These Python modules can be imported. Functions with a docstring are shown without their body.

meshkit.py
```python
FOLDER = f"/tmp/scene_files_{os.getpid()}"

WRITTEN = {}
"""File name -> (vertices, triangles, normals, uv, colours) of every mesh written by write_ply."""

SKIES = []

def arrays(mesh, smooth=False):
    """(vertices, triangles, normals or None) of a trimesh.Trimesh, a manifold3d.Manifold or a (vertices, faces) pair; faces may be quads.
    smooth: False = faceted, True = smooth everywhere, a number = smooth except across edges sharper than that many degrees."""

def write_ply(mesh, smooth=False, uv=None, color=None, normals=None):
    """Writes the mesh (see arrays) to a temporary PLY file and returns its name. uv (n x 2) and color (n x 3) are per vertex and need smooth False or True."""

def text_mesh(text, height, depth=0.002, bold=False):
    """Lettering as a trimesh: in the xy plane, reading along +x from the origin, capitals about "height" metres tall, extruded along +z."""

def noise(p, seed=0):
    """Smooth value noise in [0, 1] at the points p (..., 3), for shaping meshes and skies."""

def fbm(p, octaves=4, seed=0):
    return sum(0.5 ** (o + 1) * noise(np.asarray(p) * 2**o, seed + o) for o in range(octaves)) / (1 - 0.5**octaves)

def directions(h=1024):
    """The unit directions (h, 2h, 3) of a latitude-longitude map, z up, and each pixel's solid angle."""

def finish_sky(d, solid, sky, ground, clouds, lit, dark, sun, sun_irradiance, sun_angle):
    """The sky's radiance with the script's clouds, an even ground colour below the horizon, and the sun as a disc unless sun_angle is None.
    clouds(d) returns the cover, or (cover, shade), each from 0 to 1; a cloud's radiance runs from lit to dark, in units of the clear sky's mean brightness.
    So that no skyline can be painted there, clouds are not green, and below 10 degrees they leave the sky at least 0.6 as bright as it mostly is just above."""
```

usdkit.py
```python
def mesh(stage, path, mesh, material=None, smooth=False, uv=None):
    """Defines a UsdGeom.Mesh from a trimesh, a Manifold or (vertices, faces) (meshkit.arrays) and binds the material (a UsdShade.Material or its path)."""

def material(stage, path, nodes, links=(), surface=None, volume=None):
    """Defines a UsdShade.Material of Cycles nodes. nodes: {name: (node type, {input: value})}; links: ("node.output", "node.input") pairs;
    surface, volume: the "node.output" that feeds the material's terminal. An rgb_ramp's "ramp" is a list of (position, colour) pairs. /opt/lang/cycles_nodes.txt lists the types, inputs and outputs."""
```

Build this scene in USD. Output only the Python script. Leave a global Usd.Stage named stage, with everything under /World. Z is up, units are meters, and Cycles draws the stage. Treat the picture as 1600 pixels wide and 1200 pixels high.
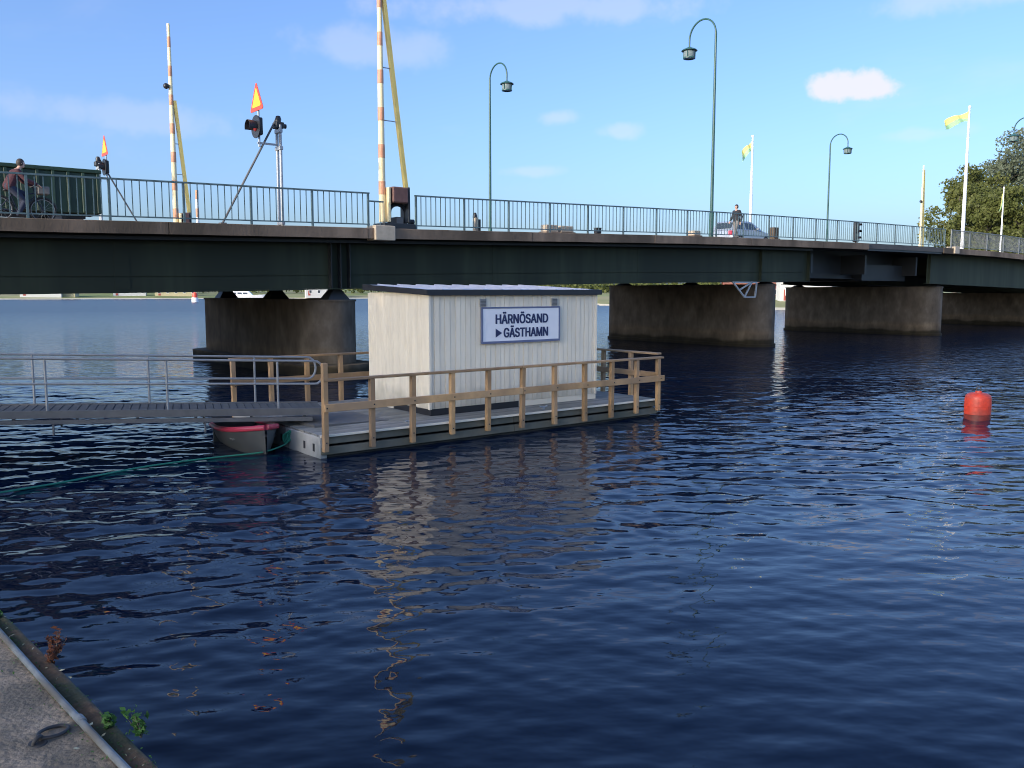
import math, random
import numpy as np, trimesh, manifold3d as m3
import usdkit, meshkit
from pxr import Usd, UsdGeom, UsdLux, UsdShade, Gf, Sdf, Vt

random.seed(7); RNG = np.random.default_rng(7)
stage = Usd.Stage.CreateInMemory()
UsdGeom.SetStageUpAxis(stage, UsdGeom.Tokens.z); UsdGeom.SetStageMetersPerUnit(stage, 1.0)
WORLD = UsdGeom.Xform.Define(stage, '/World'); stage.SetDefaultPrim(WORLD.GetPrim())
UsdGeom.Scope.Define(stage, '/World/Looks')
PI = math.pi

# ------------------------------------------------------------------ camera, sky, sun, exposure
cam = UsdGeom.Camera.Define(stage, '/World/camera')
cam.CreateHorizontalApertureAttr(36.0); cam.CreateVerticalApertureAttr(27.0)
cam.CreateFocalLengthAttr(36.0 * 1350 / 1600); cam.CreateClippingRangeAttr(Gf.Vec2f(0.1, 20000))
cam.AddTranslateOp().Set((0, 0, 3.0)); cam.AddRotateXOp().Set(90 - math.degrees(math.atan(145 / 1350)))
cam.CreateExposureAttr(0.82)
SUN_AZ = math.atan2(-0.74, -0.67); SUN_EL = math.radians(19)
SKY_STRENGTH = 0.15
sun = UsdLux.DistantLight.Define(stage, '/World/sun')
sun.CreateNormalizeAttr(True); sun.CreateIntensityAttr(0.5); sun.CreateAngleAttr(0.5); sun.CreateColorAttr(Gf.Vec3f(1.0, 0.87, 0.70))
sd = np.array([math.sin(SUN_AZ) * math.cos(SUN_EL), math.cos(SUN_AZ) * math.cos(SUN_EL), math.sin(SUN_EL)])
sun.AddRotateZOp().Set(math.degrees(math.atan2(sd[1], sd[0])) + 90)
sun.AddRotateXOp().Set(90 - math.degrees(SUN_EL))
dome = UsdLux.DomeLight.Define(stage, '/World/sky'); dome.CreateIntensityAttr(1.0)
dome.GetPrim().SetCustomDataByKey('kind', 'structure')
dome.GetPrim().SetCustomDataByKey('label', 'blue evening sky with thin pinkish clouds')


def sky_material():
    N = {'tc': ('texture_coordinate', {}),
         'sky': ('sky_texture', {'sky_type': 'single_scattering', 'sun_disc': False, 'sun_elevation': SUN_EL, 'sun_rotation': SUN_AZ,
                                 'altitude': 0.0, 'air_density': 1.0, 'aerosol_density': 2.7, 'ozone_density': 1.8}),
         'sat': ('mix_color', {'blend_type': 'multiply', 'fac': 1.0, 'b': (0.68, 0.835, 1.16), 'use_clamp': False}),
         'sep': ('separate_xyz', {}),
         'zz': ('math', {'math_type': 'add', 'value2': 0.16}), 'zc': ('math', {'math_type': 'maximum', 'value2': 0.05}),
         'px': ('math', {'math_type': 'divide'}), 'py': ('math', {'math_type': 'divide'}), 'pl': ('combine_xyz', {}),
         'n1': ('noise_texture', {'scale': 1.3, 'detail': 7.0, 'roughness': 0.55, 'distortion': 0.35}),
         'w1': ('map_range', {'range_type': 'smoothstep', 'from_min': 0.56, 'from_max': 0.85, 'to_min': 0.0, 'to_max': 0.24, 'clamp': True}),
         'n2': ('noise_texture', {'scale': 16.0, 'detail': 5.0, 'roughness': 0.58}),
         'n2r': ('map_range', {'from_min': 0.3, 'from_max': 0.7, 'to_min': -0.5, 'to_max': 0.5, 'clamp': False}),
         'cl': ('color', {'value': (3.5, 3.45, 3.9)}), 'mx': ('mix_color', {'use_clamp': False}), 'bg': ('background_shader', {'strength': SKY_STRENGTH})}
    L = [('sky.color', 'sat.a'), ('tc.generated', 'sep.vector'), ('sep.z', 'zz.value1'), ('zz.value', 'zc.value1'), ('sep.x', 'px.value1'), ('zc.value', 'px.value2'),
         ('sep.y', 'py.value1'), ('zc.value', 'py.value2'), ('px.value', 'pl.x'), ('py.value', 'pl.y'), ('pl.vector', 'n1.vector'), ('n1.fac', 'w1.value'),
         ('tc.generated', 'n2.vector'), ('n2.fac', 'n2r.value')]
    # single clouds: (bearing x, height z of the direction, half width, half height, cover, softness)
    puffs = [(0.350, 0.207, 0.040, 0.017, 0.92), (-0.151, 0.257, 0.075, 0.020, 0.24), (-0.397, 0.177, 0.085, 0.018, 0.20), (0.050, 0.191, 0.026, 0.009, 0.30),
             (0.116, 0.175, 0.026, 0.010, 0.30), (0.022, 0.134, 0.035, 0.007, 0.24), (0.03, 0.300, 0.16, 0.018, 0.30), (0.452, 0.28, 0.10, 0.015, 0.32), (0.416, 0.158, 0.05, 0.008, 0.20)]
    last = 'w1.result'
    for i, (x, z, w, h, cov) in enumerate(puffs):
        y = math.sqrt(max(0.01, 1 - x * x - z * z))
        N[f'd{i}'] = ('vector_math', {'math_type': 'subtract', 'vector2': (x, y, z)})
        N[f'e{i}'] = ('vector_math', {'math_type': 'multiply', 'vector2': (1 / w, 0.4 / w, 1 / h)})
        N[f'f{i}'] = ('vector_math', {'math_type': 'length'})
        N[f'g{i}'] = ('math', {'math_type': 'add'})
        N[f'h{i}'] = ('map_range', {'range_type': 'smoothstep', 'from_min': 1.25, 'from_max': 0.35 if i else 0.75, 'to_min': 0.0, 'to_max': cov, 'clamp': True})
        N[f'm{i}'] = ('math', {'math_type': 'maximum'})
        L += [('tc.generated', f'd{i}.vector1'), (f'd{i}.vector', f'e{i}.vector1'), (f'e{i}.vector', f'f{i}.vector1'), (f'f{i}.value', f'g{i}.value1'),
              ('n2r.result', f'g{i}.value2'), (f'g{i}.value', f'h{i}.value'), (f'h{i}.result', f'm{i}.value1'), (last, f'm{i}.value2')]
        last = f'm{i}.value'
    L += [('sat.result', 'mx.a'), ('cl.color', 'mx.b'), (last, 'mx.fac'), ('mx.result', 'bg.color')]
    return usdkit.material(stage, '/World/Looks/sky', N, L, surface='bg.background')


UsdShade.MaterialBindingAPI.Apply(dome.GetPrim()).Bind(sky_material())

# ------------------------------------------------------------------ materials
M = {}


def mat(name, col, rough=0.6, metal=0.0, var=0.12, scale=4.0, bump=0.0, bscale=None, spec=0.5, stretch=None, col2=None, island=0.0, lo=0.42, hi=0.6):
    """principled with noise mottling; col2: a second colour mixed in by patches; island: brightness varies from piece to piece"""
    N = {'g': ('geometry', {}), 'mp': ('mapping', {'scale': stretch or (1, 1, 1)}), 'n': ('noise_texture', {'scale': scale, 'detail': 6.0, 'roughness': 0.6}),
         'n2': ('noise_texture', {'scale': scale * 0.23, 'detail': 4.0}),
         'r': ('rgb_ramp', {'ramp': [(0.25, [c * (1 - var) for c in col]), (0.75, [min(1, c * (1 + var)) for c in col])]}),
         'p': ('principled_bsdf', {'roughness': rough, 'metallic': metal, 'specular_ior_level': spec})}
    L = [('g.position', 'mp.vector'), ('mp.vector', 'n.vector'), ('mp.vector', 'n2.vector'), ('n.fac', 'r.fac')]
    out = 'r.color'
    if col2 is not None:
        N['k'] = ('map_range', {'from_min': lo, 'from_max': hi, 'clamp': True}); N['mx'] = ('mix_color', {'b': col2})
        L += [('n2.fac', 'k.value'), ('k.result', 'mx.fac'), (out, 'mx.a')]; out = 'mx.result'
    if island:
        N['oi'] = ('object_info', {}); N['ir'] = ('map_range', {'to_min': 1 - island, 'to_max': 1 + island})
        N['iv'] = ('hsv', {'hue': 0.5, 'saturation': 1.0})
        L += [('oi.random', 'ir.value'), ('ir.result', 'iv.value'), (out, 'iv.color')]; out = 'iv.color'
    L.append((out, 'p.base_color'))
    if bump:
        N['bn'] = ('noise_texture', {'scale': bscale or scale * 4, 'detail': 5.0}); N['b'] = ('bump', {'strength': 1.0, 'distance': bump})
        L += [('mp.vector', 'bn.vector'), ('bn.fac', 'b.height'), ('b.normal', 'p.normal')]
    M[name] = usdkit.material(stage, '/World/Looks/' + name, N, L, surface='p.BSDF')
    return M[name]


mat('edge_concrete', (0.23, 0.165, 0.115), 0.9, var=0.35, scale=1.6, bump=0.006, bscale=14, col2=(0.10, 0.075, 0.052), spec=0.25, stretch=(1, 1, 0.35))
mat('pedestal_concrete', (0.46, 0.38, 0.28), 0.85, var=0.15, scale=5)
mat('asphalt', (0.055, 0.055, 0.058), 0.9, var=0.2, scale=8)
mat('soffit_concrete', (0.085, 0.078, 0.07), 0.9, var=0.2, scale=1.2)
mat('girder_green', (0.036, 0.045, 0.027), 0.6, var=0.35, scale=2.4, col2=(0.024, 0.030, 0.019), bump=0.003, bscale=2.0, spec=0.25, stretch=(1, 1, 0.12))
mat('dark_steel', (0.02, 0.022, 0.024), 0.5, var=0.2)
mat('rail_paint', (0.105, 0.155, 0.155), 0.45, var=0.15, scale=3)
mat('rail_grey', (0.20, 0.21, 0.20), 0.5, var=0.15, scale=3)
mat('lamp_green', (0.030, 0.085, 0.075), 0.35, var=0.1)
mat('lamp_glass', (0.16, 0.20, 0.20), 0.2, var=0.05)
mat('white_paint', (0.80, 0.79, 0.76), 0.45, var=0.05)
mat('cream_paint', (0.80, 0.66, 0.38), 0.5, var=0.10, scale=2)
mat('faded_red', (0.56, 0.27, 0.15), 0.5, var=0.15, scale=3)
mat('faded_yellow', (0.82, 0.60, 0.17), 0.5, var=0.15, scale=2)
mat('rust_brown', (0.15, 0.075, 0.06), 0.7, var=0.3, scale=4)
mat('black_paint', (0.016, 0.016, 0.018), 0.4, var=0.1)
mat('grey_galvanised', (0.36, 0.38, 0.40), 0.5, metal=0.5, var=0.15, scale=6)
mat('alu', (0.27, 0.27, 0.27), 0.5, metal=0.5, var=0.1, scale=5)
mat('dull_alu', (0.135, 0.13, 0.125), 0.65, metal=0.3, var=0.15, scale=5)
mat('tread_grey', (0.075, 0.072, 0.068), 0.8, var=0.2, scale=5)
mat('sign_red', (0.72, 0.07, 0.035), 0.4, var=0.05)
mat('sign_yellow', (0.90, 0.52, 0.02), 0.4, var=0.05)
mat('lens_red', (0.16, 0.015, 0.015), 0.15, var=0.05)
mat('tarp_green', (0.017, 0.042, 0.022), 0.5, var=0.25, scale=2.5, bump=0.004, bscale=6)
mat('tarp_green_rib', (0.034, 0.064, 0.036), 0.5, var=0.25, scale=2.5)
mat('rubber', (0.02, 0.02, 0.02), 0.8, var=0.1)
mat('car_silver', (0.42, 0.44, 0.46), 0.28, metal=0.6, var=0.03)
mat('car_glass', (0.03, 0.04, 0.05), 0.08, var=0.0)
mat('skin', (0.55, 0.33, 0.24), 0.55, var=0.05)
mat('hair_dark', (0.035, 0.025, 0.02), 0.6, var=0.2, scale=30)
mat('cloth_black', (0.022, 0.022, 0.026), 0.85, var=0.15, scale=20)
mat('cloth_grey', (0.17, 0.16, 0.15), 0.85, var=0.15, scale=20)
mat('cloth_maroon', (0.06, 0.016, 0.022), 0.85, var=0.15, scale=20)
mat('cloth_navy', (0.02, 0.026, 0.05), 0.85, var=0.15, scale=20)
mat('flag_yellow', (0.82, 0.72, 0.22), 0.8, var=0.05)
mat('flag_green', (0.36, 0.60, 0.32), 0.8, var=0.05)
mat('pine_wood', (0.47, 0.27, 0.118), 0.75, var=0.4, scale=2.2, bump=0.002, bscale=18, col2=(0.31, 0.20, 0.115), island=0.3, lo=0.36, hi=0.62)
mat('deck_wood', (0.27, 0.25, 0.22), 0.8, var=0.25, scale=3.0, bump=0.003, bscale=22, col2=(0.19, 0.18, 0.15), island=0.18)
mat('beam_wood', (0.20, 0.175, 0.125), 0.8, var=0.3, scale=2.5, bump=0.003, bscale=18, col2=(0.12, 0.115, 0.08), island=0.12)
mat('hull_dark', (0.035, 0.030, 0.022), 0.7, var=0.3, scale=3)
mat('hull_grey', (0.50, 0.46, 0.40), 0.7, var=0.2, scale=2.5, col2=(0.26, 0.26, 0.23))
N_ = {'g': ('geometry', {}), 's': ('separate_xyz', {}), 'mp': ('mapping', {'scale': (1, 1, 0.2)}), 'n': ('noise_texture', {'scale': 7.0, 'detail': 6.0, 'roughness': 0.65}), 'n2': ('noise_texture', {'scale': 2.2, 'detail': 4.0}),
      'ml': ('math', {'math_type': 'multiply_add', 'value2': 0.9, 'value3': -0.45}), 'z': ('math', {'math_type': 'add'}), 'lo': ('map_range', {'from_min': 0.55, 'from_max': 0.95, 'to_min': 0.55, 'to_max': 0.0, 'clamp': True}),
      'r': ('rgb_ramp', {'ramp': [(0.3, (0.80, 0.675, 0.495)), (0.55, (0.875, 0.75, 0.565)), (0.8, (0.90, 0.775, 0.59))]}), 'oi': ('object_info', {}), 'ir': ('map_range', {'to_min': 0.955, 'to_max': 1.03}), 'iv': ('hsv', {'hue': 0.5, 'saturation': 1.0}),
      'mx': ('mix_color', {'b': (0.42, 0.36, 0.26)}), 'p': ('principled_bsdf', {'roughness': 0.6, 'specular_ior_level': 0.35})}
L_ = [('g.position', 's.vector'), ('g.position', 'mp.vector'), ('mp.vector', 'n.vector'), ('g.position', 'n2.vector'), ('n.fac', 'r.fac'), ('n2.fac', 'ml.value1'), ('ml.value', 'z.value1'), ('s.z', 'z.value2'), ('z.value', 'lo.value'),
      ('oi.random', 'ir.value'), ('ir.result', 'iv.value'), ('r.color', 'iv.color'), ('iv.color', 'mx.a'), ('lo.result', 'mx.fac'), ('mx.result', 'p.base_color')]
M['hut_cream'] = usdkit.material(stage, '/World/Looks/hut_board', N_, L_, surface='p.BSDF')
mat('hut_trim', (0.87, 0.745, 0.56), 0.5, var=0.03)
mat('roof_metal', (0.62, 0.60, 0.64), 0.38, metal=0.5, var=0.06)
mat('vent_grey', (0.33, 0.33, 0.32), 0.6, var=0.1)
mat('sign_white', (0.84, 0.81, 0.80), 0.35, var=0.02)
mat('sign_frame', (0.13, 0.15, 0.24), 0.4, var=0.05)
mat('sign_navy', (0.02, 0.025, 0.08), 0.4, var=0.0)
mat('boat_red', (0.50, 0.045, 0.075), 0.3, var=0.1)
mat('boat_grey', (0.065, 0.065, 0.06), 0.4, var=0.15)
mat('rope_green', (0.03, 0.22, 0.13), 0.8, var=0.15, scale=20)
mat('buoy_red', (0.46, 0.040, 0.018), 0.5, var=0.3, scale=11, col2=(0.30, 0.045, 0.03), lo=0.48, hi=0.66)
mat('buoy_slime', (0.13, 0.02, 0.015), 0.5, var=0.3, scale=8)
mat('quay_concrete', (0.27, 0.20, 0.135), 0.92, var=0.45, scale=26, bump=0.010, bscale=45, col2=(0.15, 0.115, 0.078), lo=0.40, hi=0.62)
mat('quay_timber', (0.115, 0.062, 0.028), 0.95, var=0.55, scale=14, bump=0.012, bscale=26, col2=(0.045, 0.042, 0.016), lo=0.44, hi=0.56)
mat('quay_wall', (0.12, 0.11, 0.09), 0.9, var=0.3, scale=2)
mat('pipe_grey', (0.17, 0.18, 0.18), 0.6, var=0.3, scale=14, col2=(0.11, 0.10, 0.085))
mat('iron', (0.03, 0.026, 0.024), 0.6, var=0.3, scale=20)
mat('dry_leaf', (0.62, 0.50, 0.28), 0.8, var=0.2)
mat('grass', (0.14, 0.17, 0.035), 0.9, var=0.35, scale=0.12, col2=(0.24, 0.21, 0.09))
mat('sand', (0.45, 0.40, 0.30), 0.9, var=0.15, scale=0.3)
mat('house_white', (0.50, 0.49, 0.45), 0.7, var=0.05)
mat('house_yellow', (0.42, 0.36, 0.20), 0.7, var=0.05)
mat('house_red', (0.30, 0.06, 0.04), 0.7, var=0.05)
mat('roof_tile', (0.22, 0.09, 0.06), 0.8, var=0.15)
mat('roof_dark', (0.07, 0.07, 0.075), 0.7, var=0.1)
mat('window_glass', (0.05, 0.06, 0.07), 0.12, var=0.0)
mat('bark', (0.11, 0.09, 0.07), 0.9, var=0.3, scale=6, bump=0.01)


def pier_material():
    N = {'g': ('geometry', {}), 's': ('separate_xyz', {}), 'mp': ('mapping', {'scale': (1, 1, 0.55)}),
         'n': ('noise_texture', {'scale': 1.7, 'detail': 7.0, 'roughness': 0.62}), 'n2': ('noise_texture', {'scale': 0.55, 'detail': 3.0}),
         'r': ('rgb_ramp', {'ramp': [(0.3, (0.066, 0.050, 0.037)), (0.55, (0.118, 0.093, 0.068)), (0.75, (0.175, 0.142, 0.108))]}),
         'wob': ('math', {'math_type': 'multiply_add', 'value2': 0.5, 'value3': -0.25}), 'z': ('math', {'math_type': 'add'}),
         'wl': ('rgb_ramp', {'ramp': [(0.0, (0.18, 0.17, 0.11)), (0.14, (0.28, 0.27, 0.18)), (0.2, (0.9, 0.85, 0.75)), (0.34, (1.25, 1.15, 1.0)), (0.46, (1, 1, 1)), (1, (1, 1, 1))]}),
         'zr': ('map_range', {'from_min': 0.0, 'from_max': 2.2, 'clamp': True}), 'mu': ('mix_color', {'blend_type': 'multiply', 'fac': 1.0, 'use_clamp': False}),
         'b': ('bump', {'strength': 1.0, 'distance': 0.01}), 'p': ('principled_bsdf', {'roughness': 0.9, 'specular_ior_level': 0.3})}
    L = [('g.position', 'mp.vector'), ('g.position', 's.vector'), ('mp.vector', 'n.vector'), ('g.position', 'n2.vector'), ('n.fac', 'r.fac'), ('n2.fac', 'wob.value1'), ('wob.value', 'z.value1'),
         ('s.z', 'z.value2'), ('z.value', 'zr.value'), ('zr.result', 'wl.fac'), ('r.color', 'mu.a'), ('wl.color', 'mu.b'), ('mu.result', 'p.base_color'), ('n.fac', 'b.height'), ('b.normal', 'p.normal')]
    M['pier_concrete'] = usdkit.material(stage, '/World/Looks/pier_concrete', N, L, surface='p.BSDF')


pier_material()


def water_material():
    N = {'g': ('geometry', {}), 'm1': ('mapping', {'scale': (0.55, 1.0, 1.0), 'rotation': (0, 0, -0.25)}), 'at': ('attribute', {'attribute': 'chop'}),
         'n1': ('noise_texture', {'scale': 3.0, 'detail': 2.0, 'roughness': 0.5, 'distortion': 0.3}), 'n2': ('noise_texture', {'scale': 9.0, 'detail': 1.0}),
         'h1': ('math', {'math_type': 'multiply'}), 'fr': ('attribute', {'attribute': 'far'}), 'ro': ('map_range', {'to_min': 0.02, 'to_max': 0.27, 'clamp': True}), 'b1': ('bump', {'strength': 1.0, 'distance': 0.085}), 'b2': ('bump', {'strength': 0.5, 'distance': 0.006}),
         'p': ('principled_bsdf', {'base_color': (0.0012, 0.0045, 0.012), 'roughness': 0.02, 'ior': 1.333, 'specular_ior_level': 0.35})}
    L = [('g.position', 'm1.vector'), ('m1.vector', 'n1.vector'), ('m1.vector', 'n2.vector'), ('n1.fac', 'h1.value1'), ('at.fac', 'h1.value2'), ('h1.value', 'b1.height'), ('n2.fac', 'b2.height'),
         ('b1.normal', 'b2.normal'), ('b2.normal', 'p.normal'), ('fr.fac', 'ro.value'), ('ro.result', 'p.roughness')]
    M['water'] = usdkit.material(stage, '/World/Looks/water', N, L, surface='p.BSDF')


water_material()


def leaf_material(name, a, b, c):
    N = {'g': ('geometry', {}), 'n': ('noise_texture', {'scale': 0.35, 'detail': 2.0}), 'ad': ('math', {'math_type': 'multiply_add', 'value2': 0.55}),
         'r': ('rgb_ramp', {'ramp': [(0.25, a), (0.6, b), (0.95, c)]}), 'd': ('principled_bsdf', {'roughness': 0.6, 'specular_ior_level': 0.3}), 't': ('translucent_bsdf', {}), 'm': ('mix_closure', {'fac': 0.28})}
    L = [('g.position', 'n.vector'), ('g.random_per_island', 'ad.value1'), ('n.fac', 'ad.value3'), ('ad.value', 'r.fac'), ('r.color', 'd.base_color'), ('r.color', 't.color'),
         ('d.BSDF', 'm.closure1'), ('t.BSDF', 'm.closure2')]
    M[name] = usdkit.material(stage, '/World/Looks/' + name, N, L, surface='m.closure')


leaf_material('leaf_olive', (0.07, 0.085, 0.02), (0.12, 0.13, 0.035), (0.20, 0.18, 0.06))
leaf_material('leaf_grey', (0.08, 0.10, 0.055), (0.14, 0.16, 0.10), (0.22, 0.23, 0.15))
leaf_material('leaf_weed', (0.03, 0.09, 0.02), (0.06, 0.14, 0.03), (0.16, 0.16, 0.05))
leaf_material('leaf_rust', (0.10, 0.03, 0.02), (0.16, 0.06, 0.03), (0.20, 0.10, 0.04))

# ------------------------------------------------------------------ mesh building
class MB:
    """collects vertices and triangles of one mesh"""
    def __init__(s): s.v, s.f, s.n = [], [], 0
    def add(s, v, f):
        v = np.asarray(v, float); f = np.asarray(f, int)
        if f.ndim == 2 and f.shape[1] == 4: f = np.vstack([f[:, [0, 1, 2]], f[:, [0, 2, 3]]])
        s.v.append(v); s.f.append(f + s.n); s.n += len(v); return s
    def hexa(s, p):  # 8 corners: 4 below, 4 above, counter-clockwise
        return s.add(p, [[3, 2, 1, 0], [4, 5, 6, 7], [0, 1, 5, 4], [1, 2, 6, 5], [2, 3, 7, 6], [3, 0, 4, 7]])
    def box(s, x0, x1, y0, y1, z0, z1):
        return s.hexa([(x0, y0, z0), (x1, y0, z0), (x1, y1, z0), (x0, y1, z0), (x0, y0, z1), (x1, y0, z1), (x1, y1, z1), (x0, y1, z1)])
    def cbox(s, x0, x1, y0, y1, z0, z1, c=0.006):  # chamfered box
        pts = []
        for X, sx in ((x0, 1), (x1, -1)):
            for Y, sy in ((y0, 1), (y1, -1)):
                for Z, sz in ((z0, 1), (z1, -1)):
                    pts += [(X + sx * c, Y + sy * c, Z), (X + sx * c, Y, Z + sz * c), (X, Y + sy * c, Z + sz * c)]
        h = trimesh.convex.convex_hull(np.array(pts)); return s.add(h.vertices, h.faces)
    def bar(s, a, b, w, h, up=(0, 0, 1)):  # rectangular bar from a to b
        a, b = np.asarray(a, float), np.asarray(b, float); d = (b - a) / np.linalg.norm(b - a); up = np.asarray(up, float)
        if abs(d @ up) > 0.99: up = np.array([1.0, 0, 0])
        r = np.cross(d, up); r /= np.linalg.norm(r); q = np.cross(r, d)
        o = [(-r * w - q * h) / 2, (r * w - q * h) / 2, (r * w + q * h) / 2, (-r * w + q * h) / 2]
        return s.hexa([a + k for k in o] + [b + k for k in o])
    def tube(s, pts, r, n=10, cap=True):
        pts = np.asarray(pts, float); k = len(pts); rr = np.broadcast_to(np.asarray(r, float), (k,))
        t = np.gradient(pts, axis=0); t /= np.linalg.norm(t, axis=1, keepdims=True)
        ref = np.array([0, 0, 1.0]) if abs(t[0][2]) < 0.9 else np.array([1.0, 0, 0])
        rows, a = [], np.arange(n) * 2 * PI / n
        x = np.cross(t[0], ref); x /= np.linalg.norm(x)
        for i in range(k):
            x = x - (x @ t[i]) * t[i]; x /= np.linalg.norm(x); y = np.cross(t[i], x)
            rows.append(pts[i] + rr[i] * (np.cos(a)[:, None] * x + np.sin(a)[:, None] * y))
        v = np.vstack(rows); f = []
        for i in range(k - 1):
            for j in range(n):
                q = (j + 1) % n; f.append((i * n + j, i * n + q, (i + 1) * n + q, (i + 1) * n + j))
        f = np.array(f); f = np.vstack([f[:, [0, 1, 2]], f[:, [0, 2, 3]]])
        if cap:
            v = np.vstack([v, pts[0], pts[-1]]); e = [(k * n, (j + 1) % n, j) for j in range(n)] + [(k * n + 1, (k - 1) * n + j, (k - 1) * n + (j + 1) % n) for j in range(n)]
            f = np.vstack([f, e])
        return s.add(v, f)
    def lathe(s, prof, n=20, at=(0, 0, 0)):  # (radius, z) pairs from below
        a = np.arange(n) * 2 * PI / n; v = np.vstack([np.stack([r * np.cos(a), r * np.sin(a), np.full(n, z)], 1) for r, z in prof]) + np.asarray(at, float); f = []
        for i in range(len(prof) - 1):
            for j in range(n):
                q = (j + 1) % n; f.append((i * n + j, i * n + q, (i + 1) * n + q, (i + 1) * n + j))
        return s.add(v, f)
    def prism(s, poly, y0, y1, axis='y'):  # polygon (x, z) run along y, or (x, y) along z, or (y, z) along x
        import shapely.geometry as sg
        m = trimesh.creation.extrude_polygon(sg.Polygon(poly), y1 - y0); v = m.vertices
        v = {'y': np.stack([v[:, 0], v[:, 2] + y0, v[:, 1]], 1), 'z': v + [0, 0, y0], 'x': np.stack([v[:, 2] + y0, v[:, 0], v[:, 1]], 1)}[axis]
        f = m.faces[:, ::-1] if axis == 'y' else m.faces
        return s.add(v, f)
    def solid(s, m):
        if hasattr(m, 'to_mesh'): q = m.to_mesh(); return s.add(q.vert_properties[:, :3], q.tri_verts)
        return s.add(m.vertices, m.faces)
    def arrays(s): return np.vstack(s.v), np.vstack(s.f)


USED = {}


def fresh(parent, name):
    k = (parent, name); USED[k] = USED.get(k, -1) + 1
    return f'{parent}/{name}' + (f'_{USED[k]:03d}' if USED[k] else '')


def data(prim, label=None, cat=None, group=None, kind=None):
    for k, v in (('label', label), ('category', cat), ('group', group), ('kind', kind)):
        if v: prim.SetCustomDataByKey(k, v)


def thing(name, loc=(0, 0, 0), rot=0.0, label=None, cat=None, group=None, kind=None):
    p = fresh('/World', name); x = UsdGeom.Xform.Define(stage, p)
    x.AddTranslateOp().Set(tuple(map(float, loc))); x.AddRotateZOp().Set(float(rot))
    data(x.GetPrim(), label, cat, group, kind); return p


def part(parent, name, mb, m, smooth=False, label=None, cat=None, group=None, kind=None):
    p = fresh(parent, name); g = mb.arrays() if isinstance(mb, MB) else mb
    o = usdkit.mesh(stage, p, g, M[m], smooth); o.CreateDoubleSidedAttr(True)
    data(o.GetPrim(), label, cat, group, kind); return p


def copy(src, loc, rot=0.0, label=None, cat=None, group=None):
    base = src.rsplit('/', 1)[1]; p = fresh('/World', base); x = UsdGeom.Xform.Define(stage, p)
    x.GetPrim().GetReferences().AddInternalReference(src); x.GetPrim().SetInstanceable(True)
    x.ClearXformOpOrder(); x.AddTranslateOp().Set(tuple(map(float, loc))); x.AddRotateZOp().Set(float(rot))
    data(x.GetPrim(), label, cat, group); return p


# bridge frame: s along the bridge (to the right and away), c across it (away)
BR = math.degrees(math.atan2(0.625, 0.781)); BU = np.array([0.781, 0.625]); BN = np.array([-0.625, 0.781])
BU /= np.linalg.norm(BU); BN /= np.linalg.norm(BN)


def bw(s, c, z=0.0): p = BU * s + BN * c; return (p[0], p[1], z)


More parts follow.
